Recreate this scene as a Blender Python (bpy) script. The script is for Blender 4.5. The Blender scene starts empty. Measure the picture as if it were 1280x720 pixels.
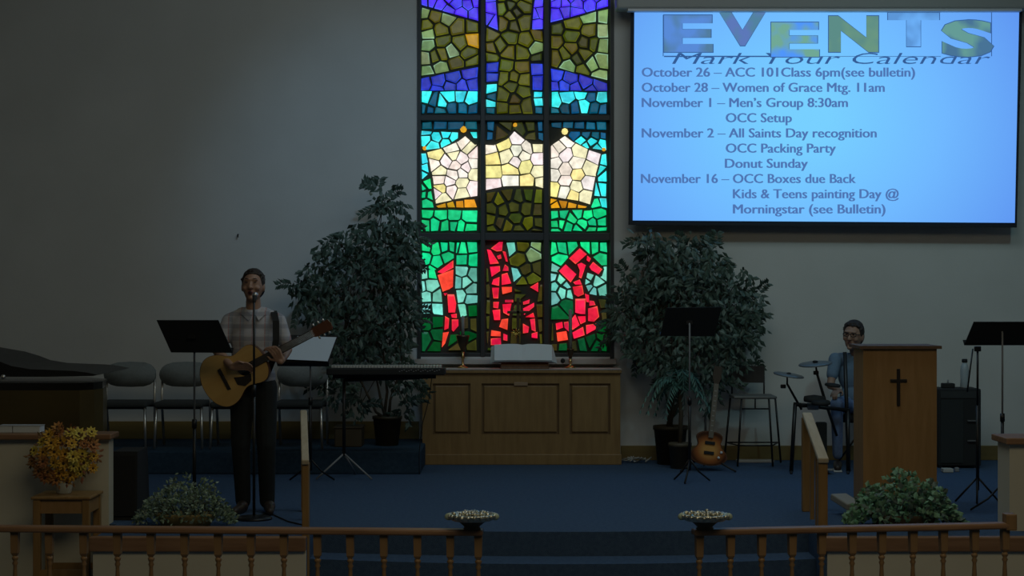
import bpy, bmesh, math, random
from mathutils import Vector, Matrix, Quaternion
random.seed(7)
C = bpy.context.scene.collection
PI = math.pi
# ------------------------------------------------------------------ camera, world, lights, exposure
FL = 2200.0; EYE = 1.65          # focal length in pixels, eye height above the chancel platform (z = 0)
WALL = 16.88                     # distance of the chancel wall
cam_d = bpy.data.cameras.new('camera'); cam_d.sensor_width = 36; cam_d.lens = 36 * FL / 1280
cam_d.clip_end = 200
cam = bpy.data.objects.new('camera', cam_d); C.objects.link(cam)
cam.location = (0, 0, EYE); cam.rotation_euler = (PI / 2, 0, 0)
bpy.context.scene.camera = cam
vs = bpy.context.scene.view_settings
bpy.context.scene.display_settings.display_device = 'sRGB'
vs.view_transform = 'Standard'; vs.look = 'None'; vs.exposure = 0.0; vs.gamma = 1.0; vs.use_curve_mapping = False
wd = bpy.data.worlds.new('world'); bpy.context.scene.world = wd; wd.use_nodes = True
wd.node_tree.nodes['Background'].inputs[0].default_value = (0.05, 0.055, 0.06, 1)
wd.node_tree.nodes['Background'].inputs[1].default_value = 1.0

def area(name, loc, target, power, col, sx, sy):
    l = bpy.data.lights.new(name, 'AREA'); l.shape = 'RECTANGLE'; l.size = sx; l.size_y = sy
    l.energy = power; l.color = col
    o = bpy.data.objects.new(name, l); C.objects.link(o); o.location = loc
    o.rotation_euler = (Vector(target) - Vector(loc)).to_track_quat('-Z', 'Y').to_euler()
    return o
def spot(name, loc, target, power, col, ang, blend=1.0, r=0.15):
    l = bpy.data.lights.new(name, 'SPOT'); l.energy = power; l.color = col
    l.spot_size = math.radians(ang); l.spot_blend = blend; l.shadow_soft_size = r
    o = bpy.data.objects.new(name, l); C.objects.link(o); o.location = loc
    o.rotation_euler = (Vector(target) - Vector(loc)).to_track_quat('-Z', 'Y').to_euler()
    return o
area('nave_ceiling_light', (1.0, 6.0, 5.6), (0.5, 8.5, 0), 125, (1.0, 0.88, 0.60), 6, 4)
area('chancel_ceiling_light', (1.2, 12.2, 5.6), (0.8, 15.2, 0), 60, (0.74, 0.92, 1.0), 4.5, 1.6)
spot('wall_wash_lamp', (-0.2, 11.0, 5.4), (-1.2, 16.88, 2.5), 170, (0.32, 0.64, 1.0), 38)
spot('wall_wash_lamp', (4.6, 11.6, 5.4), (3.6, 16.88, 1.6), 100, (0.5, 0.92, 1.0), 66)

# ------------------------------------------------------------------ helpers
def W(px, py, D): return Vector(((px - 640) * D / FL, D, EYE - (py - 360) * D / FL))
def XP(px, D): return (px - 640) * D / FL
def ZP(py, D): return EYE - (py - 360) * D / FL
def lin(c):
    return tuple(((v / 255) / 12.92 if v / 255 <= .04045 else ((v / 255 + .055) / 1.055) ** 2.4) for v in c)

def node_mat(name):
    m = bpy.data.materials.new(name); m.use_nodes = True
    nt = m.node_tree; return m, nt, nt.nodes['Principled BSDF']
def mat(name, col, rough=.6, metal=0, col2=None, scale=8, stretch=(1, 1, 1), bump=0, bscale=60, spec=.5, detail=4, trans=0):
    m, nt, b = node_mat(name); N = nt.nodes; L = nt.links
    b.inputs['Base Color'].default_value = (*col, 1)
    b.inputs['Roughness'].default_value = rough; b.inputs['Metallic'].default_value = metal
    b.inputs['Specular IOR Level'].default_value = spec
    if trans: b.inputs['Transmission Weight'].default_value = trans
    tc = N.new('ShaderNodeTexCoord'); mp = N.new('ShaderNodeMapping'); L.new(tc.outputs['Object'], mp.inputs[0])
    mp.inputs['Scale'].default_value = stretch
    if col2:
        n = N.new('ShaderNodeTexNoise'); n.inputs['Scale'].default_value = scale; n.inputs['Detail'].default_value = detail
        L.new(mp.outputs[0], n.inputs['Vector'])
        r = N.new('ShaderNodeValToRGB'); L.new(n.outputs[0], r.inputs[0])
        r.color_ramp.elements[0].position = .35; r.color_ramp.elements[0].color = (*col, 1)
        r.color_ramp.elements[1].position = .65; r.color_ramp.elements[1].color = (*col2, 1)
        L.new(r.outputs[0], b.inputs['Base Color'])
    if bump:
        n2 = N.new('ShaderNodeTexNoise'); n2.inputs['Scale'].default_value = bscale
        L.new(mp.outputs[0], n2.inputs['Vector'])
        bp = N.new('ShaderNodeBump'); bp.inputs['Strength'].default_value = bump; bp.inputs['Distance'].default_value = .01
        L.new(n2.outputs[0], bp.inputs['Height']); L.new(bp.outputs[0], b.inputs['Normal'])
    return m
def emis(name, col, strength=1.0, col2=None, scale=3):
    m = bpy.data.materials.new(name); m.use_nodes = True; nt = m.node_tree; nt.nodes.clear()
    o = nt.nodes.new('ShaderNodeOutputMaterial'); e = nt.nodes.new('ShaderNodeEmission')
    e.inputs[0].default_value = (*col, 1); e.inputs[1].default_value = strength
    nt.links.new(e.outputs[0], o.inputs[0])
    if col2:
        tc = nt.nodes.new('ShaderNodeTexCoord'); n = nt.nodes.new('ShaderNodeTexNoise'); n.inputs['Scale'].default_value = scale
        nt.links.new(tc.outputs['Object'], n.inputs['Vector'])
        r = nt.nodes.new('ShaderNodeValToRGB'); nt.links.new(n.outputs[0], r.inputs[0])
        r.color_ramp.elements[0].position = .42; r.color_ramp.elements[0].color = (*col, 1)
        r.color_ramp.elements[1].position = .58; r.color_ramp.elements[1].color = (*col2, 1)
        nt.links.new(r.outputs[0], e.inputs[0])
    return m
M = {}
def wood(name, a, b, rough=.45, st=(1, 1, .12), sc=22): return mat(name, a, rough, 0, b, sc, st, .15, 40)
M['wall'] = mat('painted_plaster', (.56, .56, .53), .85, 0, (.60, .60, .57), 1.5, (1, 1, 1), .08, 90)
M['white'] = mat('cream_paint', (.60, .56, .44), .7, 0, (.64, .60, .47), 2, (1, 1, 1), .05, 70)
M['carpet'] = mat('blue_carpet', (.055, .095, .17), .95, 0, (.07, .12, .20), 35, (1, 1, 1), .6, 220, .1)
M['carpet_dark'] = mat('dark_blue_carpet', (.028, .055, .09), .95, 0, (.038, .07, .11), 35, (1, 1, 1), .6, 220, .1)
M['nave'] = mat('nave_carpet', (.05, .09, .17), .95, 0, (.06, .11, .2), 30, (1, 1, 1), .5, 200, .1)
M['ceil'] = mat('ceiling_paint', (.5, .48, .44), .9)
M['altar'] = wood('altar_oak', (.27, .165, .06), (.22, .13, .045))
M['altar_shade'] = wood('altar_oak_groove_shade', (.15, .09, .035), (.12, .07, .026))  # recess shade put into the colour: altar oak darkened
M['lectern'] = wood('lectern_oak', (.36, .20, .075), (.30, .165, .055))
M['rail'] = wood('rail_oak', (.27, .155, .065), (.20, .11, .04), .5)
M['railx'] = wood('rail_oak_long', (.30, .165, .085), (.22, .115, .055), .5, (.12, 1, 1))
M['post'] = wood('post_oak', (.33, .19, .065), (.25, .14, .045), .4)
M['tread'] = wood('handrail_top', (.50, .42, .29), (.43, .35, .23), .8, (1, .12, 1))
M['base'] = mat('baseboard_wood', (.22, .16, .05), .5, 0, (.16, .11, .035), 10, (.1, 1, 1))
M['black'] = mat('black_metal', (.012, .013, .014), .4, .3)
M['blackm'] = mat('matte_black', (.010, .011, .011), .8)
M['piano'] = mat('piano_lacquer', (.012, .011, .009), .12, 0, spec=.6)
M['lid'] = mat('piano_lid_black', (.008, .008, .007), .45)
M['pianob'] = mat('piano_brown_sheen', (.085, .06, .018), .3, 0, (.065, .045, .014), 5, (.2, 1, 1), spec=.5)  # brown reflection in the black lacquer, painted as base colour
M['chrome'] = mat('chrome_tube', (.62, .60, .55), .35, .85)
M['chair'] = mat('slate_fabric', (.20, .225, .225), .9, 0, (.23, .255, .25), 60, (1, 1, 1), .3, 150)
M['winframe'] = mat('window_frame_bronze', (.035, .038, .038), .55, .2)
M['matrix'] = mat('dark_epoxy_mortar', (.03, .034, .028), .9, 0, (.04, .042, .03), 40)
M['leaf'] = mat('ficus_leaf', (.028, .055, .040), .55, 0, (.06, .10, .07), 3, (1, 1, 1))
M['leafl'] = mat('ficus_leaf_pale', (.13, .18, .15), .55, 0, (.08, .12, .09), 4)  # paler leaf colour, scattered at random through the foliage
M['palm'] = mat('palm_leaf', (.05, .13, .11), .5, 0, (.08, .18, .14), 6)
M['ivy'] = mat('ivy_leaf', (.12, .28, .15), .5, 0, (.20, .36, .22), 9)
M['varieg'] = mat('variegated_leaf', (.30, .38, .28), .5, 0, (.12, .20, .10), 30)
M['bark'] = mat('bark', (.07, .05, .03), .9, 0, (.045, .035, .02), 20, (1, 1, .3), .4)
M['pot'] = mat('dark_pot', (.045, .032, .014), .6)
M['soil'] = mat('soil', (.02, .015, .01), .95)
M['silver'] = mat('tarnished_silver', (.45, .45, .38), .3, .9, (.7, .68, .55), 40, (1, 1, 1), .8, 60)
M['brass'] = mat('brass', (.55, .38, .15), .3, .95)
M['paper'] = mat('page_paper', (.62, .68, .72), .8)
M['paper_blue'] = mat('sheet_music_paper', (.58, .68, .78), .8)
M['leather'] = mat('book_leather', (.12, .03, .02), .6)
M['cloth'] = mat('altar_runner_linen', (.45, .44, .42), .9)
M['skin'] = mat('skin', (.34, .20, .135), .55, 0, (.31, .18, .12), 20)
M['lips'] = mat('lips', (.20, .07, .06), .5)
M['mouth'] = mat('mouth_inside', (.02, .008, .008), .8)
M['hair'] = mat('dark_hair', (.018, .013, .010), .7, 0, (.03, .02, .014), 90, (1, 1, .2), .5, 200)
M['trouser'] = mat('dark_trousers', (.008, .011, .011), .9, 0, (.012, .015, .015), 30)
M['jeans'] = mat('blue_jeans', (.16, .24, .42), .9, 0, (.13, .20, .36), 50)
M['tee'] = mat('blue_shirt_fabric', (.13, .20, .28), .9, 0, (.11, .175, .25), 20)
M['shoe'] = mat('shoe_leather', (.03, .02, .014), .5)
M['shoe_w'] = mat('shoe_rubber', (.5, .5, .48), .6)
M['spruce'] = mat('spruce_top', (.52, .33, .11), .3, 0, (.46, .28, .09), 14, (.1, 1, 1))
M['mahog'] = wood('mahogany', (.12, .045, .02), (.08, .03, .015), .3)
M['ebony'] = mat('ebony', (.02, .014, .01), .4)
M['sunburst'] = mat('sunburst_lacquer', (.55, .22, .04), .2, 0, (.35, .10, .03), 5)
M['grey'] = mat('grey_plastic', (.22, .23, .24), .5)
M['cym'] = mat('rubber_cymbal', (.13, .15, .16), .4, .3)
M['wcable'] = mat('pale_cable', (.45, .44, .40), .7)
M['orange'] = mat('orange_petal', (.62, .30, .03), .7, 0, (.66, .42, .05), 20)
M['yellow'] = mat('yellow_petal', (.70, .48, .06), .7, 0, (.62, .52, .10), 20)
M['rust'] = mat('rust_petal', (.38, .14, .05), .7, 0, (.50, .24, .06), 20)
M['centre'] = mat('flower_centre', (.05, .025, .01), .9)
M['vase'] = mat('frosted_vase', (.42, .43, .38), .35)
M['screen_case'] = mat('screen_housing', (.30, .31, .29), .5)
M['mug'] = mat('pale_plastic', (.35, .40, .42), .4)

class MB:
    def __init__(s): s.v = []; s.f = []; s.sm = []
    def add(s, vs_, fs, smooth=False):
        o = len(s.v); s.v += [Vector(v) for v in vs_]; s.f += [[i + o for i in f] for f in fs]; s.sm += [smooth] * len(fs); return s
    def box(s, c, d, rot=None, ch=0):
        hx, hy, hz = d[0] / 2, d[1] / 2, d[2] / 2; c = Vector(c)
        if ch:
            bm = bmesh.new(); bmesh.ops.create_cube(bm, size=1)
            for v in bm.verts: v.co = Vector((v.co.x * d[0], v.co.y * d[1], v.co.z * d[2]))
            bmesh.ops.bevel(bm, geom=bm.edges[:], offset=ch, segments=2, affect='EDGES', profile=.5)
            vs_ = [v.co.copy() for v in bm.verts]; bm.verts.index_update()
            fs = [[v.index for v in f.verts] for f in bm.faces]; bm.free()
        else:
            vs_ = [Vector((x, y, z)) for x in (-hx, hx) for y in (-hy, hy) for z in (-hz, hz)]
            fs = [[0, 1, 3, 2], [4, 6, 7, 5], [0, 4, 5, 1], [2, 3, 7, 6], [0, 2, 6, 4], [1, 5, 7, 3]]
        if rot: vs_ = [rot @ v for v in vs_]
        return s.add([c + v for v in vs_], fs)
    def b2(s, lo, hi, ch=0):
        lo = Vector(lo); hi = Vector(hi); return s.box((lo + hi) / 2, hi - lo, None, ch)
    def tube(s, pts, r, n=8, smooth=True):
        pts = [Vector(p) for p in pts]
        if not isinstance(r, (list, tuple)): r = [r] * len(pts)
        vs_ = []; u = None
        for i, p in enumerate(pts):
            t = (pts[min(i + 1, len(pts) - 1)] - pts[max(i - 1, 0)])
            t = t.normalized() if t.length > 1e-9 else Vector((0, 0, 1))
            if u is None: u = t.orthogonal().normalized()
            else:
                u = u - t * u.dot(t); u = u.normalized() if u.length > 1e-6 else t.orthogonal().normalized()
            w = t.cross(u)
            for k in range(n):
                a = 2 * PI * k / n; vs_.append(p + (u * math.cos(a) + w * math.sin(a)) * r[i])
        fs = []
        for i in range(len(pts) - 1):
            for k in range(n):
                k2 = (k + 1) % n; fs.append([i * n + k, i * n + k2, (i + 1) * n + k2, (i + 1) * n + k])
        fs.append(list(range(n))[::-1]); fs.append([(len(pts) - 1) * n + k for k in range(n)])
        return s.add(vs_, fs, smooth)
    def lathe(s, c, prof, n=16, axis=None, smooth=True, sx=1, sy=1):
        c = Vector(c); vs_ = []; q = Vector((0, 0, 1)).rotation_difference(Vector(axis)) if axis else None
        for r, z in prof:
            for k in range(n):
                a = 2 * PI * k / n; v = Vector((r * math.cos(a) * sx, r * math.sin(a) * sy, z)); vs_.append(c + (q @ v if q else v))
        fs = []
        for i in range(len(prof) - 1):
            for k in range(n):
                k2 = (k + 1) % n; fs.append([i * n + k, i * n + k2, (i + 1) * n + k2, (i + 1) * n + k])
        fs.append(list(range(n))[::-1]); fs.append([(len(prof) - 1) * n + k for k in range(n)])
        return s.add(vs_, fs, smooth)
    def ell(s, c, r, rot=None, n=14, m=8):
        c = Vector(c); vs_ = []; fs = []
        if not isinstance(r, (list, tuple)): r = (r, r, r)
        for i in range(m + 1):
            ph = PI * i / m
            for k in range(n):
                a = 2 * PI * k / n; v = Vector((r[0] * math.sin(ph) * math.cos(a), r[1] * math.sin(ph) * math.sin(a), -r[2] * math.cos(ph)))
                vs_.append(c + (rot @ v if rot else v))
        for i in range(m):
            for k in range(n):
                k2 = (k + 1) % n; fs.append([i * n + k, i * n + k2, (i + 1) * n + k2, (i + 1) * n + k])
        return s.add(vs_, fs, True)
    def cap(s, a, b, ra, rb, n=12):          # tapered capsule
        a = Vector(a); b = Vector(b); d = b - a; L = max(d.length, 1e-6); t = d / L; pts = []; rr = []
        for i in range(4):
            th = PI / 2 * i / 4; pts.append(a - t * ra * math.cos(th)); rr.append(max(ra * math.sin(th), .0005))
        pts.append(a); rr.append(ra); pts.append(b); rr.append(rb)
        for i in range(1, 5):
            th = PI / 2 * i / 4; pts.append(b + t * rb * math.sin(th)); rr.append(max(rb * math.cos(th), .0005))
        return s.tube(pts, rr, n)
    def prism(s, poly, y0, y1):              # polygon of (x, z), extruded along y
        n = len(poly); vs_ = [(x, y0, z) for x, z in poly] + [(x, y1, z) for x, z in poly]
        fs = [list(range(n)), [n + i for i in range(n)][::-1]] + [[i, i + n, (i + 1) % n + n, (i + 1) % n] for i in range(n)]
        return s.add(vs_, fs)
    def slab(s, q, t):                       # quad of 4 points thickened along its normal
        q = [Vector(p) for p in q]; nr = (q[1] - q[0]).cross(q[3] - q[0]).normalized() * t
        vs_ = q + [p + nr for p in q]
        return s.add(vs_, [[0, 1, 2, 3], [7, 6, 5, 4], [0, 4, 5, 1], [1, 5, 6, 2], [2, 6, 7, 3], [3, 7, 4, 0]])
    def leaf(s, p, d, up, L, w):
        d = d.normalized(); sd = d.cross(up); sd = sd.normalized() if sd.length > 1e-4 else d.orthogonal().normalized(); n_ = sd.cross(d)
        a = p; b = p + d * L * .45 + sd * w - n_ * w * .3; c = p + d * L; e = p + d * L * .45 - sd * w - n_ * w * .3; m_ = p + d * L * .5
        return s.add([a, b, c, e, m_], [[0, 1, 4], [1, 2, 4], [2, 3, 4], [3, 0, 4]])
    def mesh(s, name, m):
        me = bpy.data.meshes.new(name); me.from_pydata([tuple(v) for v in s.v], [], s.f)
        me.polygons.foreach_set('use_smooth', s.sm); me.update()
        bm = bmesh.new(); bm.from_mesh(me); bmesh.ops.recalc_face_normals(bm, faces=bm.faces[:]); bm.to_mesh(me); bm.free()
        if m: me.materials.append(m)
        return me
    def build(s, name, m, parent=None, label=None, world=True, remesh=0, smooth_it=0, cat=None, group=None, kind=None):
        if parent is None:                    # origin at the middle of its base
            xs = [v.x for v in s.v]; ys = [v.y for v in s.v]; zs = [v.z for v in s.v]
            o0 = Vector(((min(xs) + max(xs)) / 2, (min(ys) + max(ys)) / 2, min(zs))); s.v = [v - o0 for v in s.v]
        elif world:
            im = wm(parent).inverted(); s.v = [im @ v for v in s.v]
        me = s.mesh(name, m)
        if remesh: me = do_remesh(me, remesh, smooth_it, m)
        me.name = name
        o = bpy.data.objects.new(name, me); C.objects.link(o)
        if parent is None: o.location = o0
        else: o.parent = parent
        tag(o, label, cat, group, kind); return o
def do_remesh(me, vox, it, m):
    t = bpy.data.objects.new('tmp', me); C.objects.link(t)
    r = t.modifiers.new('r', 'REMESH'); r.mode = 'VOXEL'; r.voxel_size = vox; r.use_smooth_shade = True
    if it: sm_ = t.modifiers.new('s', 'SMOOTH'); sm_.iterations = it; sm_.factor = .5
    dg = bpy.context.evaluated_depsgraph_get(); dg.update()
    n = bpy.data.meshes.new_from_object(t.evaluated_get(dg)); n.materials.clear(); n.materials.append(m)
    n.polygons.foreach_set('use_smooth', [True] * len(n.polygons))
    bpy.data.objects.remove(t); return n
def wm(o):
    mtx = Matrix.LocRotScale(o.location, o.rotation_euler, o.scale)
    return (wm(o.parent) @ mtx) if o.parent else mtx
def tag(o, label=None, cat=None, group=None, kind=None):
    for k, v in (('label', label), ('category', cat), ('group', group), ('kind', kind)):
        if v: o[k] = v
    return o
def thing(name, label, cat, loc, rz=0, group=None, kind=None):
    o = bpy.data.objects.new(name, None); C.objects.link(o); o.location = loc; o.rotation_euler = (0, 0, rz); o.empty_display_size = .1
    return tag(o, label, cat, group, kind)
def copy_tree(o, parent=None):
    c = o.copy(); C.objects.link(c); c.parent = parent
    for ch in list(o.children): copy_tree(ch, c)
    return c
def place_copy(o, loc, label, rz=None):
    c = copy_tree(o); c.location = loc; c['label'] = label
    if rz is not None: c.rotation_euler = (0, 0, rz)
    return c

# ------------------------------------------------------------------ the setting
NAVE = -.37; DAIS_Y = 15.6; DAIS = .203; CEIL = 5.8; SX = 7.2
S_ = 'structure'
wx0, wx1 = XP(522, WALL), XP(767, WALL); wz0, wz1 = ZP(446, WALL), ZP(-12, WALL)
m = MB()
m.b2((-SX, WALL, -.4), (wx0, WALL + .3, CEIL)); m.b2((wx1, WALL, -.4), (SX, WALL + .3, CEIL))
m.b2((wx0, WALL, -.4), (wx1, WALL + .3, wz0)); m.b2((wx0, WALL, wz1), (wx1, WALL + .3, CEIL))
m.build('wall_back', M['wall'], kind=S_)
MB().b2((-SX - .2, -4, -.4), (-SX, WALL + .3, CEIL)).build('wall_left', M['wall'], kind=S_)
MB().b2((SX, -4, -.4), (SX + .2, WALL + .3, CEIL)).build('wall_right', M['wall'], kind=S_)
MB().b2((-SX, -4.2, -.4), (SX, -4, CEIL)).build('wall_front', M['wall'], kind=S_)
MB().b2((-SX - .2, -4.2, CEIL), (SX + .2, WALL + .3, CEIL + .2)).build('ceiling', M['ceil'], kind=S_)
MB().b2((-SX, -4, NAVE - .1), (SX, 12.5, NAVE)).build('floor', M['nave'], kind=S_)
# chancel platform: side blocks to FR, steps bowing out in the middle
FR = 11.62; xl = XP(117, FR); xm0 = XP(383, FR); xm1 = XP(1026, FR)
def bow(x, y0, b):
    t = (x - (xm0 + xm1) / 2) / ((xm1 - xm0) / 2); return y0 - b * (1 - t * t)
m = MB()
pts = [(-SX, WALL), (-SX, 12.3), (xl, 12.3), (xl, FR), (xm0, FR)]
nb = 24
for i in range(nb + 1):
    x = xm0 + (xm1 - xm0) * i / nb; pts.append((x, bow(x, 12.10, .19)))
pts += [(xm1, FR), (SX, FR), (SX, WALL)]
n = len(pts)
m.add([(x, y, 0) for x, y in pts] + [(x, y, NAVE) for x, y in pts], [list(range(n))] + [[i, i + n, (i + 1) % n + n, (i + 1) % n] for i in range(n)])
m.build('chancel_platform', M['carpet'], kind=S_)
m = MB(); pts = []
for i in range(nb + 1):
    x = xm0 + .001 + (xm1 - xm0 - .002) * i / nb; pts.append((x, bow(x, 11.80, .23)))
for i in range(nb, -1, -1):
    x = xm0 + .001 + (xm1 - xm0 - .002) * i / nb; pts.append((x, bow(x, 12.12, .19)))
n = len(pts)
m.add([(x, y, -.165) for x, y in pts] + [(x, y, NAVE) for x, y in pts], [list(range(n))] + [[i, i + n, (i + 1) % n + n, (i + 1) % n] for i in range(n)])
m.build('chancel_step', M['carpet'], kind=S_)
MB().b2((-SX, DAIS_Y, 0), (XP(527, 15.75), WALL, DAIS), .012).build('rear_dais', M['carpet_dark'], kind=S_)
# fascia boards and white faces below
for nm, a, b in (('trim_1', xl, xm0), ('trim_2', xm1 + .04, SX - .02)):
    MB().b2((a - .02, FR - .05, -.085), (b, FR + .02, .012), .008).build(nm, M['railx'], kind=S_)
MB().b2((xl, FR - .02, NAVE), (xm0, FR - .001, -.08)).build('wall_knee_left', M['white'], kind=S_)
MB().b2((xm1 + .04, FR - .02, NAVE), (SX - .02, FR - .001, -.08)).build('wall_knee_right', M['white'], kind=S_)
# wing walls
m = MB(); m.b2((-SX, 12.28, NAVE), (XP(136, 12.28), 12.42, .595)); wl = m.build('wall_wing_left', M['white'], kind=S_)
MB().b2((-SX, 12.22, .595), (XP(138.5, 12.22), 12.48, .635), .008).build('wall_cap', M['railx'], wl)
m = MB(); m.b2((XP(1262, 11.95), 11.95, NAVE), (SX, 12.24, .59)); wr = m.build('wall_wing_right', M['white'], kind=S_)
m = MB(); m.b2((XP(1258, 11.9), 11.9, .59), (SX, 12.28, .635), .008)
m.build('wall_cap', M['railx'], wr)
MB().b2((-SX, WALL - .02, DAIS), (XP(524, WALL), WALL - .001, DAIS + .17), .004).build('baseboard_left', M['base'], kind=S_)
MB().b2((XP(776, WALL), WALL - .02, 0), (SX, WALL - .001, .14), .004).build('baseboard_right', M['base'], kind=S_)

# ------------------------------------------------------------------ stained glass window
win = thing('window_1', None, None, ((wx0 + wx1) / 2, WALL, wz0), kind=S_)
GP = WALL + .055
def gx(px): return XP(px, GP)
def gz(py): return ZP(py, GP)
MB().b2((wx0, WALL + .075, wz0), (wx1, WALL + .12, wz1)).build('mortar_panel', M['matrix'], win)
m = MB()
for a, b in ((521.5, 526), (762.5, 767.5)): m.b2((XP(a, WALL), WALL - .015, wz0 - .02), (XP(b, WALL), WALL + .1, wz1))
m.build('window_frame', M['winframe'], win)
for a, b in ((600.5, 606.5), (679.5, 686.5)):
    MB().b2((XP(a, WALL), WALL - .01, wz0), (XP(b, WALL), WALL + .1, wz1), .006).build('mullion', M['winframe'], win)
for a, b in ((143.5, 150.5), (291, 300.5), (441, 449), (-14, -8)):
    MB().b2((wx0 + .02, WALL + .0, ZP(b, WALL)), (wx1 - .02, WALL + .1, ZP(a, WALL)), .006).build('transom', M['winframe'], win)
gm = bpy.data.materials.new('cast_glass_backlit'); gm.use_nodes = True; nt = gm.node_tree; nt.nodes.clear()
out = nt.nodes.new('ShaderNodeOutputMaterial'); em = nt.nodes.new('ShaderNodeEmission'); gl = nt.nodes.new('ShaderNodeBsdfGlossy'); ad = nt.nodes.new('ShaderNodeAddShader')
at_ = nt.nodes.new('ShaderNodeAttribute'); at_.attribute_name = 'glass_tint_glint'
tc = nt.nodes.new('ShaderNodeTexCoord'); nz = nt.nodes.new('ShaderNodeTexNoise'); nz.inputs['Scale'].default_value = 16; nz.inputs['Detail'].default_value = 5
nt.links.new(tc.outputs['Object'], nz.inputs['Vector'])
mr = nt.nodes.new('ShaderNodeMapRange'); mr.inputs[1].default_value = .3; mr.inputs[2].default_value = .7; mr.inputs[3].default_value = .76; mr.inputs[4].default_value = 1.3
nt.links.new(nz.outputs[0], mr.inputs[0]); nt.links.new(at_.outputs['Color'], em.inputs[0]); nt.links.new(mr.outputs[0], em.inputs[1])
gl.inputs[0].default_value = (.03, .03, .03, 1); gl.inputs[1].default_value = .25
nt.links.new(em.outputs[0], ad.inputs[0]); nt.links.new(gl.outputs[0], ad.inputs[1]); nt.links.new(ad.outputs[0], out.inputs[0])
PAL = {'B': (72, 45, 245), 'D': (42, 55, 190), 'C': (55, 240, 250), 'T': (12, 82, 112), 'O': (72, 74, 13), 'G': (112, 140, 88), 'W': (252, 238, 228),
       'Y': (246, 236, 150), 'A': (205, 145, 28), 'E': (22, 205, 128), 'M': (112, 198, 180), 'K': (2, 74, 34), 'k': (0, 100, 44), 'R': (242, 30, 66), 'P': (52, 54, 20)}
# every panel: regions (outline, default colour, seeds of its pieces) and pieces given outright, in 1/4.8 pixel from the panel's corner
def PL(s): a = [float(t) for t in s.replace(',', ' ').split()]; return list(zip(a[::2], a[1::2]))
PAN = {}
PAN[0, 0] = ([("20,-40 368,-40 368,128 20,30", 'B', "40,5 85,5 135,25 190,-15 230,20 190,65 260,80 310,20 345,5 345,85 300,-25 100,-25"),
  ("20,38 370,134 370,392 20,462", 'O', "45,75G 105,90 180,115G 50,155 60,205G 60,265G 140,180 240,165 335,165 335,235A 255,255 150,250 50,350G 100,335 145,320 205,305G 310,320 60,430G 140,410G 230,380 330,370"),
  ("20,470 365,398 365,545 20,545", 'D', "50,510 120,490 110,540 215,470 200,520 315,440 330,500 265,520"),
  ("20,545 365,545 365,685 20,685", 'T', "48,590C 30,660 70,660 95,610 140,620C 130,670 195,580C 210,650 255,575C 265,650 315,595C 335,655")], [], [])
PAN[0, 1] = ([("22,-40 85,-40 102,185 22,150", 'B', "50,40 35,115 75,140 50,-20"),
  ("90,-40 312,-40 295,180 370,180 370,370 290,370 300,560 315,685 82,685 108,370 22,370 22,160 102,192", 'O', "120,45 170,30P 250,40 175,95 130,140 250,130 190,150P 60,215 60,285 50,350 170,225 270,240 345,210 330,290G 240,320 165,320 110,270 345,345P 145,395 245,405 135,460 190,470 255,480 180,515 130,575 245,550 200,600P 120,650 200,650 270,640 190,-20 120,-20 270,-20 210,70P"),
  ("318,-40 372,-40 372,175 298,182", 'B', "340,20 320,85 355,70 330,145 340,-25"), ("25,378 108,372 98,490 25,495", 'D', "65,405 60,465"),
  ("25,500 95,500 85,685 25,685", 'T', "55,535C 60,580 48,620C 50,675"), ("295,378 370,378 370,545 305,545", 'D', "330,405 335,490"),
  ("308,548 370,548 370,685 318,685", 'T', "340,562C 340,610C 345,670")], [], [])
PAN[0, 2] = ([("28,-40 378,-40 378,40 28,138", 'B', "75,15 115,15 190,20 265,20 345,20 75,85 115,65 185,65 235,-25 60,-25 150,-20 320,-25"),
  ("28,145 378,45 378,490 30,400", 'O', "60,170P 160,140 265,95G 355,95G 270,185 340,185G 155,215 60,250 60,340 150,290 120,320 240,260P 285,260 345,270G 230,330 140,395G 280,385G 335,360G 225,425 320,460G 190,350P"),
  ("30,405 200,442 372,498 372,545 30,545", 'D', "60,445 150,470 240,490 325,505 50,530 115,525 175,530 275,545"),
  ("30,548 372,548 372,685 30,685", 'T', "60,615C 50,675 130,590C 120,650 175,650 220,560C 235,635C 270,580 335,585C 295,650 350,655")], [], [])
PAN[1, 0] = ([("20,26 362,26 362,80 20,80", 'T', "50,45 130,50 230,50 330,50"),
  ("20,82 245,92 250,130 150,188 55,205 20,175", 'C', "45,90 45,130 115,125 170,100 220,125 95,175 165,160"), ("305,88 362,88 362,130 330,128", 'C', "335,108"),
  ("55,210 145,190 245,145 285,112 345,165 362,165 362,475 215,500 108,525 88,370", 'W', "275,150 315,185 200,185 115,225Y 95,290 175,265 130,330 215,235 260,255 225,290 340,215 335,285 290,305 215,350 265,335 340,340 130,375 190,390 265,395 140,430Y 200,435 335,430 265,460 150,490 120,460"),
  ("108,530 215,505 345,490 362,545 120,550", 'A', "140,540 205,530 250,525 310,520"), ("20,215 55,215 75,340 20,385", 'C', "35,250 50,315 30,350"),
  ("20,390 80,365 100,550 20,550", 'E', "70,405 30,430 35,465 80,470 50,520"), ("20,555 362,555 362,690 20,690", 'E', "55,575 45,650 140,590 105,650 215,590 165,655 215,655 310,600 310,675 255,665")],
  [], [(275, 75, 20, 'A'), (42, 188, 13, 'A')])
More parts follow.
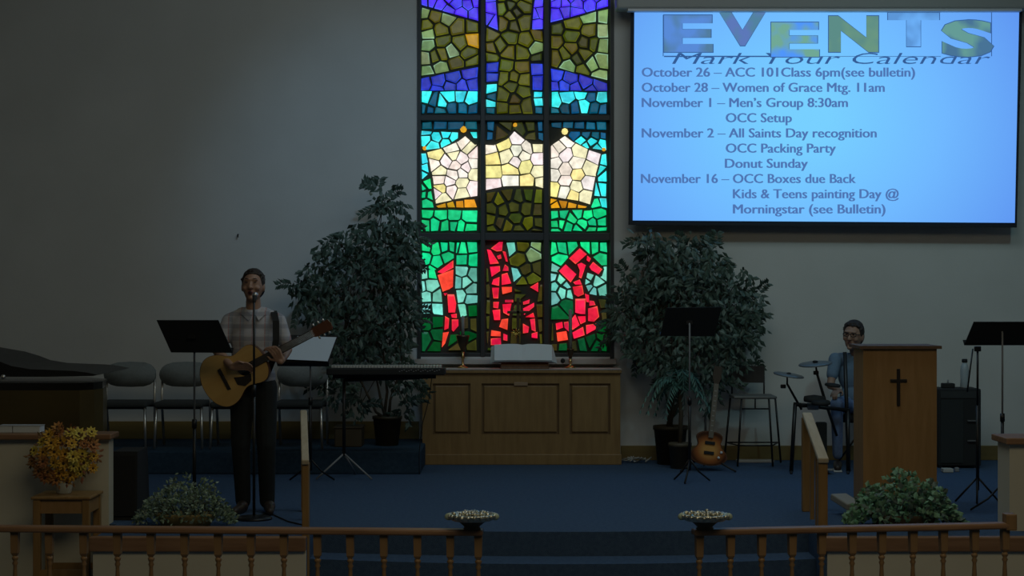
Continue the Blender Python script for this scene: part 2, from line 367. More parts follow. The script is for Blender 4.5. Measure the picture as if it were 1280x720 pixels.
PAN[1, 1] = ([("28,28 80,28 70,140 28,145", 'T', "55,55 50,115"), ("330,28 372,28 372,150 335,140", 'T', "350,60 350,120"),
  ("85,28 325,28 330,145 262,138 195,80 150,128 75,150", 'P', "110,80 130,50 240,80 290,60 300,120"),
  ("22,165 75,168 150,135 195,85 268,140 295,160 370,162 370,430 320,418 150,418 25,442", 'W', "45,190 130,165Y 215,130 280,185 335,180 155,235 210,205 250,232 200,268 65,250Y 65,330Y 175,315Y 265,295Y 335,250 340,330 65,410 175,385 280,385Y 350,400"),
  ("25,450 150,425 325,425 370,435 370,690 25,690", 'P', "50,480 100,500O 160,470 220,480 280,470 340,480O 60,550 130,560 200,540 270,550 340,560 50,620O 110,640 155,660O 200,610 280,640O 340,640 60,680 220,680 330,690")], [], [(202, 50, 14, 'A')])
PAN[1, 2] = ([("30,28 368,28 368,85 30,68", 'T', "60,50 140,50 205,55 270,60 335,55"), ("150,82 368,90 368,205 250,190 165,150 130,112", 'C', "180,105T 215,140 280,150 340,155 240,180 305,190 240,105T 300,110T 345,110T"),
  ("28,175 115,112 165,150 255,195 335,220 305,345 270,530 200,508 28,478", 'W', "125,140 85,180 45,215 120,230 200,210 300,240 55,275 185,275 265,310 120,320 190,350Y 50,350 120,385 250,395 185,415 50,430Y 110,450 165,470Y 240,475"),
  ("28,485 150,510 255,535 240,550 28,552", 'A', "40,495 60,535 100,515 160,530 220,540"), ("335,225 370,215 370,480 285,480 310,350", 'C', "350,255 325,325 350,355 345,430 300,440"),
  ("28,558 265,555 285,485 370,485 370,690 28,690", 'E', "300,510 350,500C 55,590 105,580 190,580 155,610 250,590 315,580 60,645 95,640 130,655 225,645 280,635 335,635 65,685 195,680 275,680 335,685")], [], [(115, 88, 20, 'Y'), (350, 195, 12, 'A')])
PAN[2, 0] = ([("22,28 225,28 222,130 110,200 148,340 158,480 155,560 140,690 22,690", 'M', "55,55E 110,70E 165,55E 207,55E 45,125E 120,155E 180,125E 35,215 82,210E 75,290 25,300 50,360 120,360 45,430 120,435 50,510K 120,510K 50,620K 120,590K 110,660K"),
  ("230,28 362,28 362,690 175,690 192,580 252,575 252,480 232,380 220,300 225,140", 'M', "232,60E 268,65E 328,60E 265,140E 335,140E 265,205 338,225 240,270 290,270 325,320 255,355 325,375 265,440 330,440K 290,520P 330,520P 210,620K 240,660P 300,600K 330,660P")],
  ["215,140 215,185 150,220 118,212", "120,230 215,195 212,300 190,315 150,330", "155,338 180,338 165,355", "178,345 220,345 232,400 225,455 185,455", "200,465 235,460 235,488 205,485", "165,475 190,490 185,550 160,560", "205,495 245,495 245,535 215,570 205,560", "152,575 188,570 165,640 145,665"], [])
PAN[2, 1] = ([("140,28 362,28 362,270 300,290 190,290 170,180 152,80", 'O', "175,65M 240,50 225,130 305,110G 340,50G 270,200P 205,235M 340,190P 240,270 300,250"),
  ("190,298 280,345 240,380 240,650 165,650 178,480 192,400", 'P', "215,310 210,360 205,440 205,520 205,600"), ("347,280 372,280 372,650 342,650 328,480 322,390", 'P', "350,350 355,440 350,540 355,610"),
  ("22,180 42,180 55,300 60,450 48,650 22,650", 'P', "35,230 40,330 40,420 40,520 35,600"), ("28,660 362,660 362,690 28,690", 'P', "80,675 160,675 240,675 320,675")],
  ["55,70 105,30 128,30 122,85 90,88", "32,75 55,80 105,160 50,165", "90,115 115,105 120,130 100,135", "125,85 145,90 158,150 145,148", "50,180 110,175 112,205 60,240", "140,165 160,180 162,205 125,205", "60,285 70,255 108,240 105,295",
   "120,225 155,215 178,280 120,290", "62,305 105,305 100,370 70,370", "120,300 182,300 182,330 125,345", "70,390 105,390 100,430 70,425", "65,440 112,435 112,500 75,500", "125,405 180,400 165,475 130,455", "120,495 160,490 155,560 105,540",
   "58,560 115,570 115,598 55,595", "55,610 115,605 118,650 55,650", "130,580 155,590 155,625 130,620", "290,302 340,272 340,332", "248,390 290,375 285,400 250,408", "248,430 315,395 315,420 255,470", "262,482 310,455 320,485", "290,495 320,490 325,570 300,560",
   "248,520 285,540 280,575 248,580", "300,580 335,570 335,610 300,605", "140,378 190,378 190,394 140,394", "193,420 217,420 212,470 198,460"], [])
PAN[2, 2] = ([("28,28 192,28 198,60 135,130 75,205 150,285 168,360 172,460 140,500 30,505", 'M', "45,70E 95,60E 165,50E 75,135E 45,190 40,235 95,250 45,300 130,290 100,330 150,340 45,360 130,410k 70,460k"),
  ("200,28 372,28 372,360 262,350 232,280 248,205 335,240 350,190 252,98 208,60", 'M', "245,60E 295,60E 350,60E 335,130E 240,270 262,240 315,265 350,225 345,325 280,335 250,310"),
  ("305,368 372,368 372,690 28,690 28,640 140,632 320,560 332,480", 'K', "345,400P 350,470P 350,540 345,600 310,650 220,640 160,650P 100,660 50,660P 270,620 350,670"), ("28,510 50,515 55,630 28,630", 'P', "40,570")],
  ["140,130 205,68 248,105 180,165", "80,205 120,165 185,225 150,275", "250,112 272,130 262,152 246,140", "262,180 285,150 340,195 318,225 275,200", "190,165 215,155 242,170 215,250 200,245 205,200", "165,272 205,255 218,287 178,287", "162,300 220,290 230,345 195,360 172,345",
   "178,372 240,370 238,465 205,462 178,455", "235,340 260,350 262,395 244,390", "264,382 290,385 300,410 262,415", "255,430 310,415 322,480 290,510 255,505", "150,500 178,465 205,530 160,560", "192,478 240,475 240,510 210,525", "160,575 225,540 235,590 170,612",
   "242,530 305,520 300,555 245,585", "60,520 100,510 105,545 65,560", "110,512 137,508 142,572 113,545", "65,575 125,565 135,618 72,628"], [])
def clip_half(poly, a, b, c):                # keep a*x + b*y <= c
    o = []
    for i in range(len(poly)):
        p, q = poly[i], poly[(i + 1) % len(poly)]; dp = a * p[0] + b * p[1] - c; dq = a * q[0] + b * q[1] - c
        if dp <= 0: o.append(p)
        if (dp < 0) != (dq < 0) and abs(dp - dq) > 1e-9:
            t = dp / (dp - dq); o.append((p[0] + t * (q[0] - p[0]), p[1] + t * (q[1] - p[1])))
    return o
def parea(p): return sum(p[i][0] * p[(i + 1) % len(p)][1] - p[(i + 1) % len(p)][0] * p[i][1] for i in range(len(p))) / 2
def clean(p, e=1.5):
    o = []
    for q in p:
        if not o or (abs(q[0] - o[-1][0]) + abs(q[1] - o[-1][1])) > e: o.append(q)
    if len(o) > 2 and (abs(o[0][0] - o[-1][0]) + abs(o[0][1] - o[-1][1])) <= e: o.pop()
    return o if len(o) > 2 or e < 2 else p
def inset(p, d):
    p = clean(p)
    if len(p) < 3: return None
    if parea(p) < 0: p = p[::-1]
    o = []; n = len(p)
    for i in range(n):
        a, b, c = p[i - 1], p[i], p[(i + 1) % n]
        e1 = Vector((b[0] - a[0], b[1] - a[1])).normalized(); e2 = Vector((c[0] - b[0], c[1] - b[1])).normalized()
        n1 = Vector((-e1.y, e1.x)); n2 = Vector((-e2.y, e2.x)); k = n1 + n2
        if k.length < .2: return None
        k.normalize(); f = d / max(k.dot(n1), .45); o.append((b[0] + k.x * f, b[1] + k.y * f))
    return o if parea(o) > 60 else None
pieces = []
for (r, c), (regs, direct, circ) in PAN.items():
    ox, oy = 522 + 80 * c, (0, 146, 296)[r]
    def put(poly, col):
        pieces.append(([(ox + x / 4.8, oy + y / 4.8) for x, y in poly], col))
    for rg, dc, sd in regs:
        rp = PL(rg); ss = []
        for t in sd.split():
            k = dc
            if t[-1].isalpha(): k = t[-1]; t = t[:-1]
            x, y = t.split(','); ss.append((float(x) + random.uniform(-3, 3), float(y) + random.uniform(-3, 3), k))
        for x, y, k in ss:
            cell = rp
            for x2, y2, _ in ss:
                if (x2, y2) == (x, y): continue
                a, b = x2 - x, y2 - y; L = math.hypot(a, b); cell = clip_half(cell, a / L, b / L, (a * (x + x2) + b * (y + y2)) / 2 / L)
                if len(cell) < 3: break
            if len(cell) < 3: continue
            q = inset(clean(cell, 15), {'W': 3.6, 'Y': 3.6, 'A': 4.0, 'B': 3.8, 'D': 4.4, 'O': 6.6, 'P': 8.8, 'C': 5.5, 'T': 6.5}.get(k, 6.2))
            if q:
                jj = 2.0 if k in 'WYB' else 3.2
                put([(a + random.uniform(-jj, jj), b + random.uniform(-jj, jj)) for a, b in q], k)
    for s in direct:
        q = inset(PL(s), .6)
        if q: put(q, 'R')
    for x, y, rr, k in circ: put([(x + rr * math.cos(a * PI / 4), y + rr * math.sin(a * PI / 4)) for a in range(8)], k)
pieces.sort(key=lambda t: -abs(parea(t[0])))
stuffv, stufff, stuffc = [], [], []
for i, (poly, k) in enumerate(pieces):
    if parea(poly) < 0: poly = poly[::-1]
    P2 = [(gx(x), gz(y)) for x, y in poly]; n = len(P2)
    cx = sum(p[0] for p in P2) / n; cz = sum(p[1] for p in P2) / n
    fy = WALL + .052 - random.uniform(0, .008)
    v = [(x, WALL + .078, z) for x, z in P2] + [(x, fy, z) for x, z in P2] + [(cx + (x - cx) * .78, fy - .007, cz + (z - cz) * .78) for x, z in P2]
    f = [[j, (j + 1) % n, (j + 1) % n + n, j + n] for j in range(n)] + [[j + n, (j + 1) % n + n, (j + 1) % n + 2 * n, j + 2 * n] for j in range(n)] + [[2 * n + j for j in range(n)]]
    base = Vector(PAL[k]); h = random.uniform(-.14, .14) if k not in 'WY' else random.uniform(-.03, .02)
    base = Vector([min(255, max(0, x * (1 + h) + random.uniform(-8, 8))) for x in base])
    if k == 'R' and random.random() < .14: base = Vector((246, 70, 50))
    if k == 'W' and random.random() < .18: base = Vector((246, 240, 195))
    edge = {'G': (150, 195, 160), 'O': (95, 100, 30), 'P': (62, 66, 22), 'R': (250, 92, 60), 'B': (85, 105, 255), 'D': (50, 80, 225), 'C': (110, 250, 255)}.get(k)  # pale rim colours paint the highlights light makes on chipped edges
    rim = [base * 1.0] * n
    if edge:
        a0 = random.uniform(0, 2 * PI)
        rim = [Vector(edge) if math.cos(math.atan2(P2[j][1] - cz, P2[j][0] - cx) - a0) > .2 else base for j in range(n)]
    cols = [(*lin(base), 1)] * n + [(*lin(t), 1) for t in rim] + [(*lin(base), 1)] * n
    if i < 298:
        me = bpy.data.meshes.new('glass_piece'); o = bpy.data.objects.new('glass_piece', me); C.objects.link(o); o.parent = win
        v = [Vector(t) - win.location for t in v]
        me.from_pydata(v, [], f); at = me.color_attributes.new('glass_tint_glint', 'FLOAT_COLOR', 'POINT')
        for j, q in enumerate(cols): at.data[j].color = q
        me.materials.append(gm)
    else:
        o0 = len(stuffv); stuffv += [Vector(t) - win.location for t in v]; stufff += [[q + o0 for q in t] for t in f]; stuffc += cols
me = bpy.data.meshes.new('small_glass_pieces'); me.from_pydata(stuffv, [], stufff); at = me.color_attributes.new('glass_tint_glint', 'FLOAT_COLOR', 'POINT')
for j, q in enumerate(stuffc): at.data[j].color = q
me.materials.append(gm); o = bpy.data.objects.new('small_glass_pieces', me); C.objects.link(o); o.parent = win; o['kind'] = 'stuff'
MB().b2((XP(519, WALL), WALL - .09, ZP(455, WALL)), (XP(770, WALL), WALL + .05, ZP(448.5, WALL)), .006).build('window_sill', M['cloth'], win)

# ------------------------------------------------------------------ projection screen
SD = 16.62
scr = thing('projection_screen', 'pull-down projection screen showing a blue slide of church events', 'screen', W(1030, 284, SD))
def sq(pts4, D, t): return MB().slab([W(x, y, D) for x, y in pts4], t)
sq([(785.5, 281), (1271, 284.5), (1278, 8), (788.5, 8)], SD + .02, -.004).build('border', M['blackm'], scr)
sm_ = bpy.data.materials.new('projected_slide'); sm_.use_nodes = True; nt = sm_.node_tree; nt.nodes.clear()
out = nt.nodes.new('ShaderNodeOutputMaterial'); em = nt.nodes.new('ShaderNodeEmission'); tc = nt.nodes.new('ShaderNodeTexCoord'); mp = nt.nodes.new('ShaderNodeMapping')
gr = nt.nodes.new('ShaderNodeTexGradient'); gr.gradient_type = 'SPHERICAL'; rp = nt.nodes.new('ShaderNodeValToRGB')
nt.links.new(tc.outputs['Generated'], mp.inputs[0]); mp.vector_type = 'POINT'
mp.inputs['Location'].default_value = (-.66, 0, -.47); mp.inputs['Scale'].default_value = (1.5, 0, .95)
nt.links.new(mp.outputs[0], gr.inputs[0]); nt.links.new(gr.outputs[0], rp.inputs[0])
e = rp.color_ramp.elements; e[0].position = .05; e[0].color = (*lin((96, 152, 242)), 1); e[1].position = .9; e[1].color = (*lin((120, 208, 255)), 1)
x = rp.color_ramp.elements.new(.45); x.color = (*lin((112, 184, 255)), 1)
nt.links.new(rp.outputs[0], em.inputs[0]); nt.links.new(em.outputs[0], out.inputs[0])
sq([(791, 275.5), (1268.5, 278.5), (1274, 14), (793, 14)], SD, -.004).build('slide', sm_, scr)
m = MB().b2((XP(770, 16.55), 16.50, ZP(11, 16.5)), (XP(1296, 16.5), 16.72, ZP(-10, 16.5)), .02); m.build('housing', M['screen_case'], scr)
MB().b2((XP(785, 16.5), 16.51, ZP(13.5, 16.5)), (XP(1278, 16.5), 16.6, ZP(10.5, 16.5))).build('housing_lip', mat('pale_lip', (.55, .57, .6), .4), scr)
def text_mesh(body, offset=0.0, shear=0):
    cu = bpy.data.curves.new('t', 'FONT'); cu.body = body; cu.offset = offset; cu.shear = shear; cu.resolution_u = 3
    t = bpy.data.objects.new('t', cu); C.objects.link(t); dg = bpy.context.evaluated_depsgraph_get(); dg.update()
    me = bpy.data.meshes.new_from_object(t.evaluated_get(dg)); bpy.data.objects.remove(t); return me
def put_text(body, x0, x1, y_base, y_cap, m_, D, off=0.0, name='lettering', shear=0, fit=False, label=None, extra=0, parent=None, bold=0):
    me = text_mesh(body, off, shear)
    if bold:
        b0 = bmesh.new(); b0.from_mesh(me)
        for k in (-1, 1):
            n0 = len(b0.verts); b0.from_mesh(me); b0.verts.ensure_lookup_table()
            for v in b0.verts[n0:]: v.co.x += k * bold; v.co.z += k * .02
        b0.to_mesh(me); b0.free()
    me.materials.clear(); me.materials.clear(); me.materials.append(m_)
    xs = [v.co.x for v in me.vertices]; ys = [v.co.y for v in me.vertices]; a, b = min(xs), max(xs)
    lo, hi = (min(ys), max(ys)) if fit else (0, .70)
    for v in me.vertices:
        px = x0 + (v.co.x - a) / (b - a) * (x1 - x0); py = y_base + (v.co.y - lo) / (hi - lo) * (y_cap - y_base)
        v.co = W(px, py, D + v.co.z * .02) - scr.location
    o = bpy.data.objects.new(name, me); C.objects.link(o); o.parent = parent or scr; me.name = name
    bm = bmesh.new(); bm.from_mesh(me); bmesh.ops.recalc_face_normals(bm, faces=bm.faces[:]); bm.to_mesh(me); bm.free()
    return o
ink = emis('slide_ink', lin((78, 116, 178)))
for t, a, b, y in (("October 26 \u2013 ACC 101Class 6pm(see bulletin)", 802, 1144, 90), ("October 28 \u2013 Women of Grace Mtg. 11am", 802, 1106, 109),
    ("November 1 \u2013 Men\u2019s Group 8:30am", 802, 1060, 128), ("OCC Setup", 907, 990, 147), ("November 2 \u2013 All Saints Day recognition", 802, 1096, 166),
    ("OCC Packing Party", 907, 1045, 185), ("Donut Sunday", 906, 1010, 204), ("November 16 \u2013 OCC Boxes due Back", 801, 1070, 223),
    ("Kids & Teens painting Day @", 916, 1124, 242), ("Morningstar (see Bulletin)", 916, 1107, 261)):
    put_text(t, a, b, y + 5.8, y - 5.8, ink, SD - .006, 0, bold=.03)['kind'] = 'stuff'
dk = emis('slide_outline', lin((52, 92, 150)))
for ch, a, b, y1, y0, c1, c2 in (('E', 830, 891, 65, 19, (88, 138, 215), (82, 125, 160)), ('V', 899, 957, 57, 15, (92, 120, 185), (82, 130, 160)), ('E', 964, 1024, 71, 28, (80, 150, 250), (112, 168, 150)),
    ('N', 1036, 1098, 65, 20, (92, 140, 135), (105, 150, 130)), ('T', 1110, 1174, 58, 16, (110, 178, 250), (92, 150, 215)), ('S', 1177, 1242, 71, 25, (100, 155, 150), (72, 115, 150))):
    put_text(ch, a - 1, b + 1, y1 + 1, y0 - 1, dk, SD - .005, .045, 'title_outline', fit=True)
    put_text(ch, a, b, y1, y0, emis('slide_photo_' + ch.lower(), lin(c1), 1, lin(c2), 3.5), SD - .008, .04, 'title_letter', fit=True)
put_text("Mark Your Calendar", 840, 1238, 80, 66, dk, SD - .006, -.006, 'lettering', .25, True)['kind'] = 'stuff'
m = MB()
for a, b, c, d in ((830, 70, 1025, 71), (1025, 70.5, 1176, 70.5), (828.5, 19, 829.5, 70), (1239, 15, 1240, 70)):
    m.slab([W(a, max(b, d) + .3, SD - .004), W(c, max(b, d) + .3, SD - .004), W(c, min(b, d) - .3, SD - .004), W(a, min(b, d) - .3, SD - .004)], -.001)
m.build('title_frame', dk, scr)

# ------------------------------------------------------------------ altar and what stands on it
AF = 16.43; ax0, ax1 = XP(528, AF), XP(775.5, AF); AT = ZP(462, AF)
al = thing('altar', 'long panelled oak altar beneath the stained glass window', 'altar', ((ax0 + ax1) / 2, 16.62, 0))
m = MB(); m.b2((ax0 + .02, AF + .03, .0), (ax1 - .02, 16.84, AT - .04)); m.build('body', M['altar'], al)
MB().b2((ax0 - .01, AF - .03, AT - .035), (ax1 + .01, 16.86, AT), .008).build('altar_top', M['altar'], al)
MB().b2((ax0, AF, AT - .13), (ax1, AF + .03, AT - .035)).build('top_rail', M['altar'], al)
MB().b2((ax0 - .01, AF - .015, 0), (ax1 + .01, AF + .04, .10), .006).build('plinth', M['altar'], al)
px = [528, 541, 588, 602, 699, 712, 763, 775.5]
m = MB(); m.b2((ax0, AF, .1), (ax1, AF + .03, ZP(543, AF)));
for i in range(0, 8, 2): m.b2((XP(px[i], AF), AF, ZP(543, AF)), (XP(px[i + 1], AF), AF + .03, AT - .13))
m.build('face_frame', M['altar'], al)
for a, b in ((541, 588), (602, 699), (712, 763)):
    z0, z1 = ZP(543, AF), AT - .13; g = MB(); X0, X1 = XP(a, AF), XP(b, AF)
    g.b2((X0, AF + .022, z0), (X1, AF + .029, z1)); pg = g.build('recess', M['altar_shade'], al)
    MB().b2((X0 + .022, AF + .006, z0 + .022), (X1 - .022, AF + .03, z1 - .022), .006).build('raised_panel', M['altar'], al)
MB().box(W(651, 480, AF - .003), (.13, .01, .035), None, .004).build('carved_mount', mat('carved_mount_wood', (.30, .20, .12), .5), al)
MB().b2((ax0 - .012, AF - .034, AT), (ax1 + .012, 16.72, AT + .004)).build('altar_runner', M['cloth'], None, 'pale linen runner covering the top of the oak altar', cat='cloth')
ZT = AT + .004
bk = thing('open_bible', 'large open book with pale pages propped on a low stand on the altar', 'book', (XP(653, 16.5), 16.5, ZT))
def pg(sign, px0, px1, y0, y1): pass
m = MB()
for x0_, x1_ in ((618, 653), (653, 690)):
    pts = []
    for i in range(7):
        t = i / 6; xx = x0_ + (x1_ - x0_) * t; bul = -1.2 * math.sin(PI * (t if x0_ == 653 else 1 - t) ** .7)
        pts.append((xx, 450.5 + bul * .3, 431 + bul))
    for i in range(6):
        a, b = pts[i], pts[i + 1]
        m.slab([W(a[0], a[1], 16.42), W(b[0], b[1], 16.42), W(b[0], b[2], 16.58), W(a[0], a[2], 16.58)], -.022)
m.build('pages', M['paper'], bk)
pe = mat('page_edges', (.42, .46, .48), .8); MB().slab([W(613, 454, 16.47), W(618, 452, 16.43), W(619, 431.5, 16.58), W(614, 433, 16.61)], -.01).build('page_fore_edge', pe, bk)
m = MB().slab([W(690, 452, 16.43), W(696.5, 454, 16.47), W(691, 433, 16.61), W(689, 431.5, 16.58)], -.01)
m.build('page_fore_edge', pe, bk)
m = MB(); m.slab([W(616, 453, 16.45), W(692, 453, 16.45), W(690, 432, 16.61), W(616, 432, 16.61)], -.008); m.build('cover', M['leather'], bk)
m = MB(); zb = ZT; m.b2((XP(626, 16.5), 16.44, zb), (XP(686, 16.5), 16.62, zb + .022), .004)
m.slab([W(626, 457.5, 16.45), W(686, 457.5, 16.45), W(684, 436, 16.64), W(628, 436, 16.64)], -.012)
m.build('book_rest', wood('book_rest_wood', (.16, .08, .04), (.12, .06, .03)), bk)
def candlestick(px, ytop_candle, ycup, label, wide):
    D = 16.66; x = XP(px, D); c = thing('candlestick', label, 'candlestick', (x, D, ZT))
    zc = ZP(ycup, D) - ZT
    s = 1.0
    prof = [(.052, 0), (.052, .008), (.03, .016), (.012, .03), (.011, zc * .28), (.02, zc * .32), (.011, zc * .38), (.014, zc * .5)]
    m = MB().lathe((0, 0, 0), prof, 16); m.build('stem', M['brass'], c, world=False)
    m = MB().lathe((0, 0, 0), [(.014, zc * .5), (.05 * wide, zc * .78), (.062 * wide, zc * .95), (.064 * wide, zc), (.03, zc)], 16); m.build('cup', mat('dark_bronze', (.09, .07, .045), .4, .8), c, world=False)
    m = MB().lathe((0, 0, 0), [(.0165, zc), (.0165, ZP(ytop_candle, D) - ZT), (.012, ZP(ytop_candle, D) - ZT + .004), (.002, ZP(ytop_candle, D) - ZT + .012)], 12)
    m.build('candle', mat('candle_wax', (.26, .27, .25), .6), c, world=False)
candlestick(578.5, 396, 419, 'taper candle in wide cupped candlestick at the altar end nearer the keyboard', 1.0)
candlestick(713, 388, 436, 'taper candle in a slim brass candlestick beside the small black round pot', .55)
xr = thing('altar_cross', 'small dark bronze cross with gilt centre standing behind the open book', 'cross', (XP(647.5, 16.74), 16.74, ZT))
m = MB(); D = 16.74; m.b2((XP(645.6, D), D - .012, ZT + .02), (XP(649.6, D), D + .012, ZP(372, D)), .003); m.b2((XP(634, D), D - .012, ZP(392, D)), (XP(661, D), D + .012, ZP(388.5, D)), .003)
m.build('cross_bars', mat('cross_bronze', (.10, .08, .05), .4, .8), xr)
MB().b2((XP(636, D), D - .05, ZT), (XP(659, D), D + .05, ZT + .025), .005).build('foot', mat('cross_foot', (.10, .08, .05), .4, .8), xr)
m = MB()
for a in range(8): m.tube([W(644 + 1, 416, D - .03), W(645 + 7 * math.cos(a * PI / 4), 416 + 7 * math.sin(a * PI / 4), D - .03)], [.006, .002], 5)
m.build('gilt_star', mat('gilt', (.8, .6, .15), .25, .9), xr)
MB().ell(W(703.5, 451, 16.6), (.022, .022, .024)).build('oil_lamp_globe', M['blackm'], None, 'small black round pot beside the slim candlestick on the altar', cat='pot')

# ------------------------------------------------------------------ communion rails
def rail(xa, xb, ya, yb, posts, endx, label):
    za = .355; Da = (EYE - za) * FL / (ya - 360); Db = (EYE - za) * FL / (yb - 360)
    A = Vector((XP(xa, Da), Da, za)); B = Vector((XP(xb, Db), Db, za))
    r = thing('communion_rail', label, 'railing', ((A.x + B.x) / 2, (A.y + B.y) / 2, NAVE))
    d = (B - A).normalized(); q = Matrix.Rotation(math.atan2(d.y, d.x), 3, 'Z')
    MB().box((A + B) / 2 + Vector((0, 0, -.016)), ((B - A).length, .085, .033), q, .01).build('handrail', M['railx'], r)
    MB().box((A + B) / 2 + Vector((0, 0, NAVE - za + .03)), ((B - A).length, .07, .05), q, .008).build('bottom_rail', M['railx'], r)
    z0, z1 = NAVE + .05, za - .032; H = z1 - z0
    prof = [(.017, 0), (.017, .08), (.012, .09), (.02, .105), (.012, .12), (.022, .22), (.0105, H - .2), (.0105, H - .185), (.0165, H - .172), (.0105, H - .160), (.0165, H - .15), (.019, H - .140), (.011, H - .130)]
    pm = MB().lathe((0, 0, 0), prof, 12)
    bm_ = MB(); bm_.v = pm.v; bm_.f = pm.f; bm_.sm = pm.sm
    # tapered square block at the top
    w0, w1 = .012, .0185; zz = [(H - .130, w0), (H - .115, w1 * 1.02), (H, w1 * 1.15)]
    vs_ = [(sx * w, sy * w, z) for z, w in zz for sx, sy in ((-1, -1), (1, -1), (1, 1), (-1, 1))]
    fs = [[i * 4 + k, i * 4 + (k + 1) % 4, (i + 1) * 4 + (k + 1) % 4, (i + 1) * 4 + k] for i in range(2) for k in range(4)] + [[0, 3, 2, 1], [8, 9, 10, 11]]
    bm_.add(vs_, fs)
    me = bm_.mesh('baluster', M['rail'])
    for p in posts:
        # intersection of the view ray with the rail line
        k = (p - 640) / FL; t = (A.x - k * A.y) / (k * d.y - d.x); pos = A + d * t
        o = bpy.data.objects.new('baluster', me); C.objects.link(o); o.parent = r; o.location = Vector((pos.x, pos.y, z0)) - r.location; o.rotation_euler = (0, 0, math.atan2(d.y, d.x))
    return r, A, B, d
rl, A1, B1, d1 = rail(-60, 604, 656.5, 661.5, [-23, 19, 62, 105, 147, 189, 231, 273, 314, 355, 397, 438, 480, 522, 563, 606 - 8], 0, 'turned oak communion rail in front of the flower stand and guitarist')
rr_, A2, B2, d2 = rail(866, 1262, 661.5, 653, [874, 913, 952, 990, 1027, 1065, 1102, 1141, 1179, 1218, 1256], 0, 'turned oak communion rail in front of the ivy and lectern')
MB().box((B2.x, B2.y, .36), (.06, .09, .09), None, .006).build('rail_end_block', M['rail'], rr_)
def bowl(px, py, label, seed):
    D = 9.44; x = XP(px, D); rnd = random.Random(seed)
    b = thing('ornate_bowl', label, 'bowl', (x, D, .356), group=None)
    prof = [(.055, 0), (.06, .006), (.05, .014), (.08, .035), (.105, .048), (.118, .055), (.122, .07), (.128, .08), (.120, .084), (.11, .078), (.06, .06), (.02, .055)]
    MB().lathe((0, 0, 0), prof[:5], 24, sx=.8, sy=.8).build('bowl_base', mat('dark_bowl_wood', (.06, .045, .015), .5), b, world=False)
    MB().lathe((0, 0, 0), prof[4:], 28).build('rim', M['silver'], b, world=False)
    m = MB()
    for i in range(22):
        a = 2 * PI * i / 22; m.ell((.124 * math.cos(a), .124 * math.sin(a), .072), (.012, .012, .014), None, 8, 5)
    m.build('beading', M['silver'], b, world=False)
    for s in (-1, 1): MB().ell((s * .125, -.02, .07), (.022, .02, .02), None, 10, 6).build('knob', mat('glass_knob', (.40, .48, .36), .3), b, world=False)
    m = MB()
    for i in range(60):
        a = rnd.uniform(0, 2 * PI); q = rnd.uniform(0, .1); m.ell((q * math.cos(a), q * math.sin(a), .078 + rnd.uniform(0, .01)), rnd.uniform(.008, .014), None, 6, 4)
    o = m.build('beads', M['silver'], b, world=False); o['kind'] = 'stuff'
bowl(590, 655, 'shallow silvery ornate bowl on the end of the rail nearer the guitarist', 1)
bowl(881, 655, 'shallow silvery ornate bowl on the end of the rail nearer the lectern', 2)

# ------------------------------------------------------------------ step handrails
def handrail(pxf, Df, yf, pxn, Dn, yn, label, w):
    F = W(pxf, yf, Df); Nn = W(pxn, yn, Dn); root = thing('step_handrail', label, 'handrail', (Nn.x, Nn.y, NAVE))
    d = (Nn - F); L = d.length; q = d.to_track_quat('Y', 'Z').to_matrix()
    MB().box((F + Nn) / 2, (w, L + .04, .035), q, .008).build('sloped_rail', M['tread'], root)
    MB().b2((F.x - w * .42, F.y + .02, 0), (F.x + w * .42, F.y + .09, F.z - .02), .006).build('post', M['post'], root)
    MB().b2((Nn.x - w * .45, Nn.y + .0, NAVE), (Nn.x + w * .45, Nn.y + .075, Nn.z - .01), .006).build('post', M['post'], root)
    for t in (.33, .66):
        p = F.lerp(Nn, t); zf = 0 if p.y > 12.0 else -.165
        MB().b2((p.x - .014, p.y - .014, zf), (p.x + .014, p.y + .014, p.z - .015)).build('post', M['post'], root)
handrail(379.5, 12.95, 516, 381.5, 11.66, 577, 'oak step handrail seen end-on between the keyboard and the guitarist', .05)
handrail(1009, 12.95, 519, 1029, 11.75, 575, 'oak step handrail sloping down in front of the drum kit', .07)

# ------------------------------------------------------------------ people
def rotm(ax, deg): return Matrix.Rotation(math.radians(deg), 3, ax)
def head(m, c, R, s=1.0):
    m.ell(c, (.074 * s, .092 * s, .105 * s), R, 20, 14)
    m.ell(c + R @ Vector((0, -.018, -.055)) * s, (.055 * s, .068 * s, .062 * s), R, 16, 10)          # jaw
    m.ell(c + R @ Vector((0, -.072, -.098)) * s, (.022 * s, .020 * s, .018 * s), R)                    # chin
    m.cap(c + R @ Vector((0, -.088, .012)) * s, c + R @ Vector((0, -.104, -.028)) * s, .008 * s, .014 * s)   # nose
    m.ell(c + R @ Vector((0, -.080, .030)) * s, (.055 * s, .016 * s, .010 * s), R)                     # brow
    for k in (-1, 1):
        m.ell(c + R @ Vector((k * .076, .008, -.012)) * s, (.010 * s, .020 * s, .032 * s), R)          # ears
        m.ell(c + R @ Vector((k * .042, -.062, -.028)) * s, (.022 * s, .022 * s, .020 * s), R)         # cheeks
        m.ell(c + R @ Vector((k * .012, -.098, -.030)) * s, (.008 * s, .009 * s, .007 * s), R)
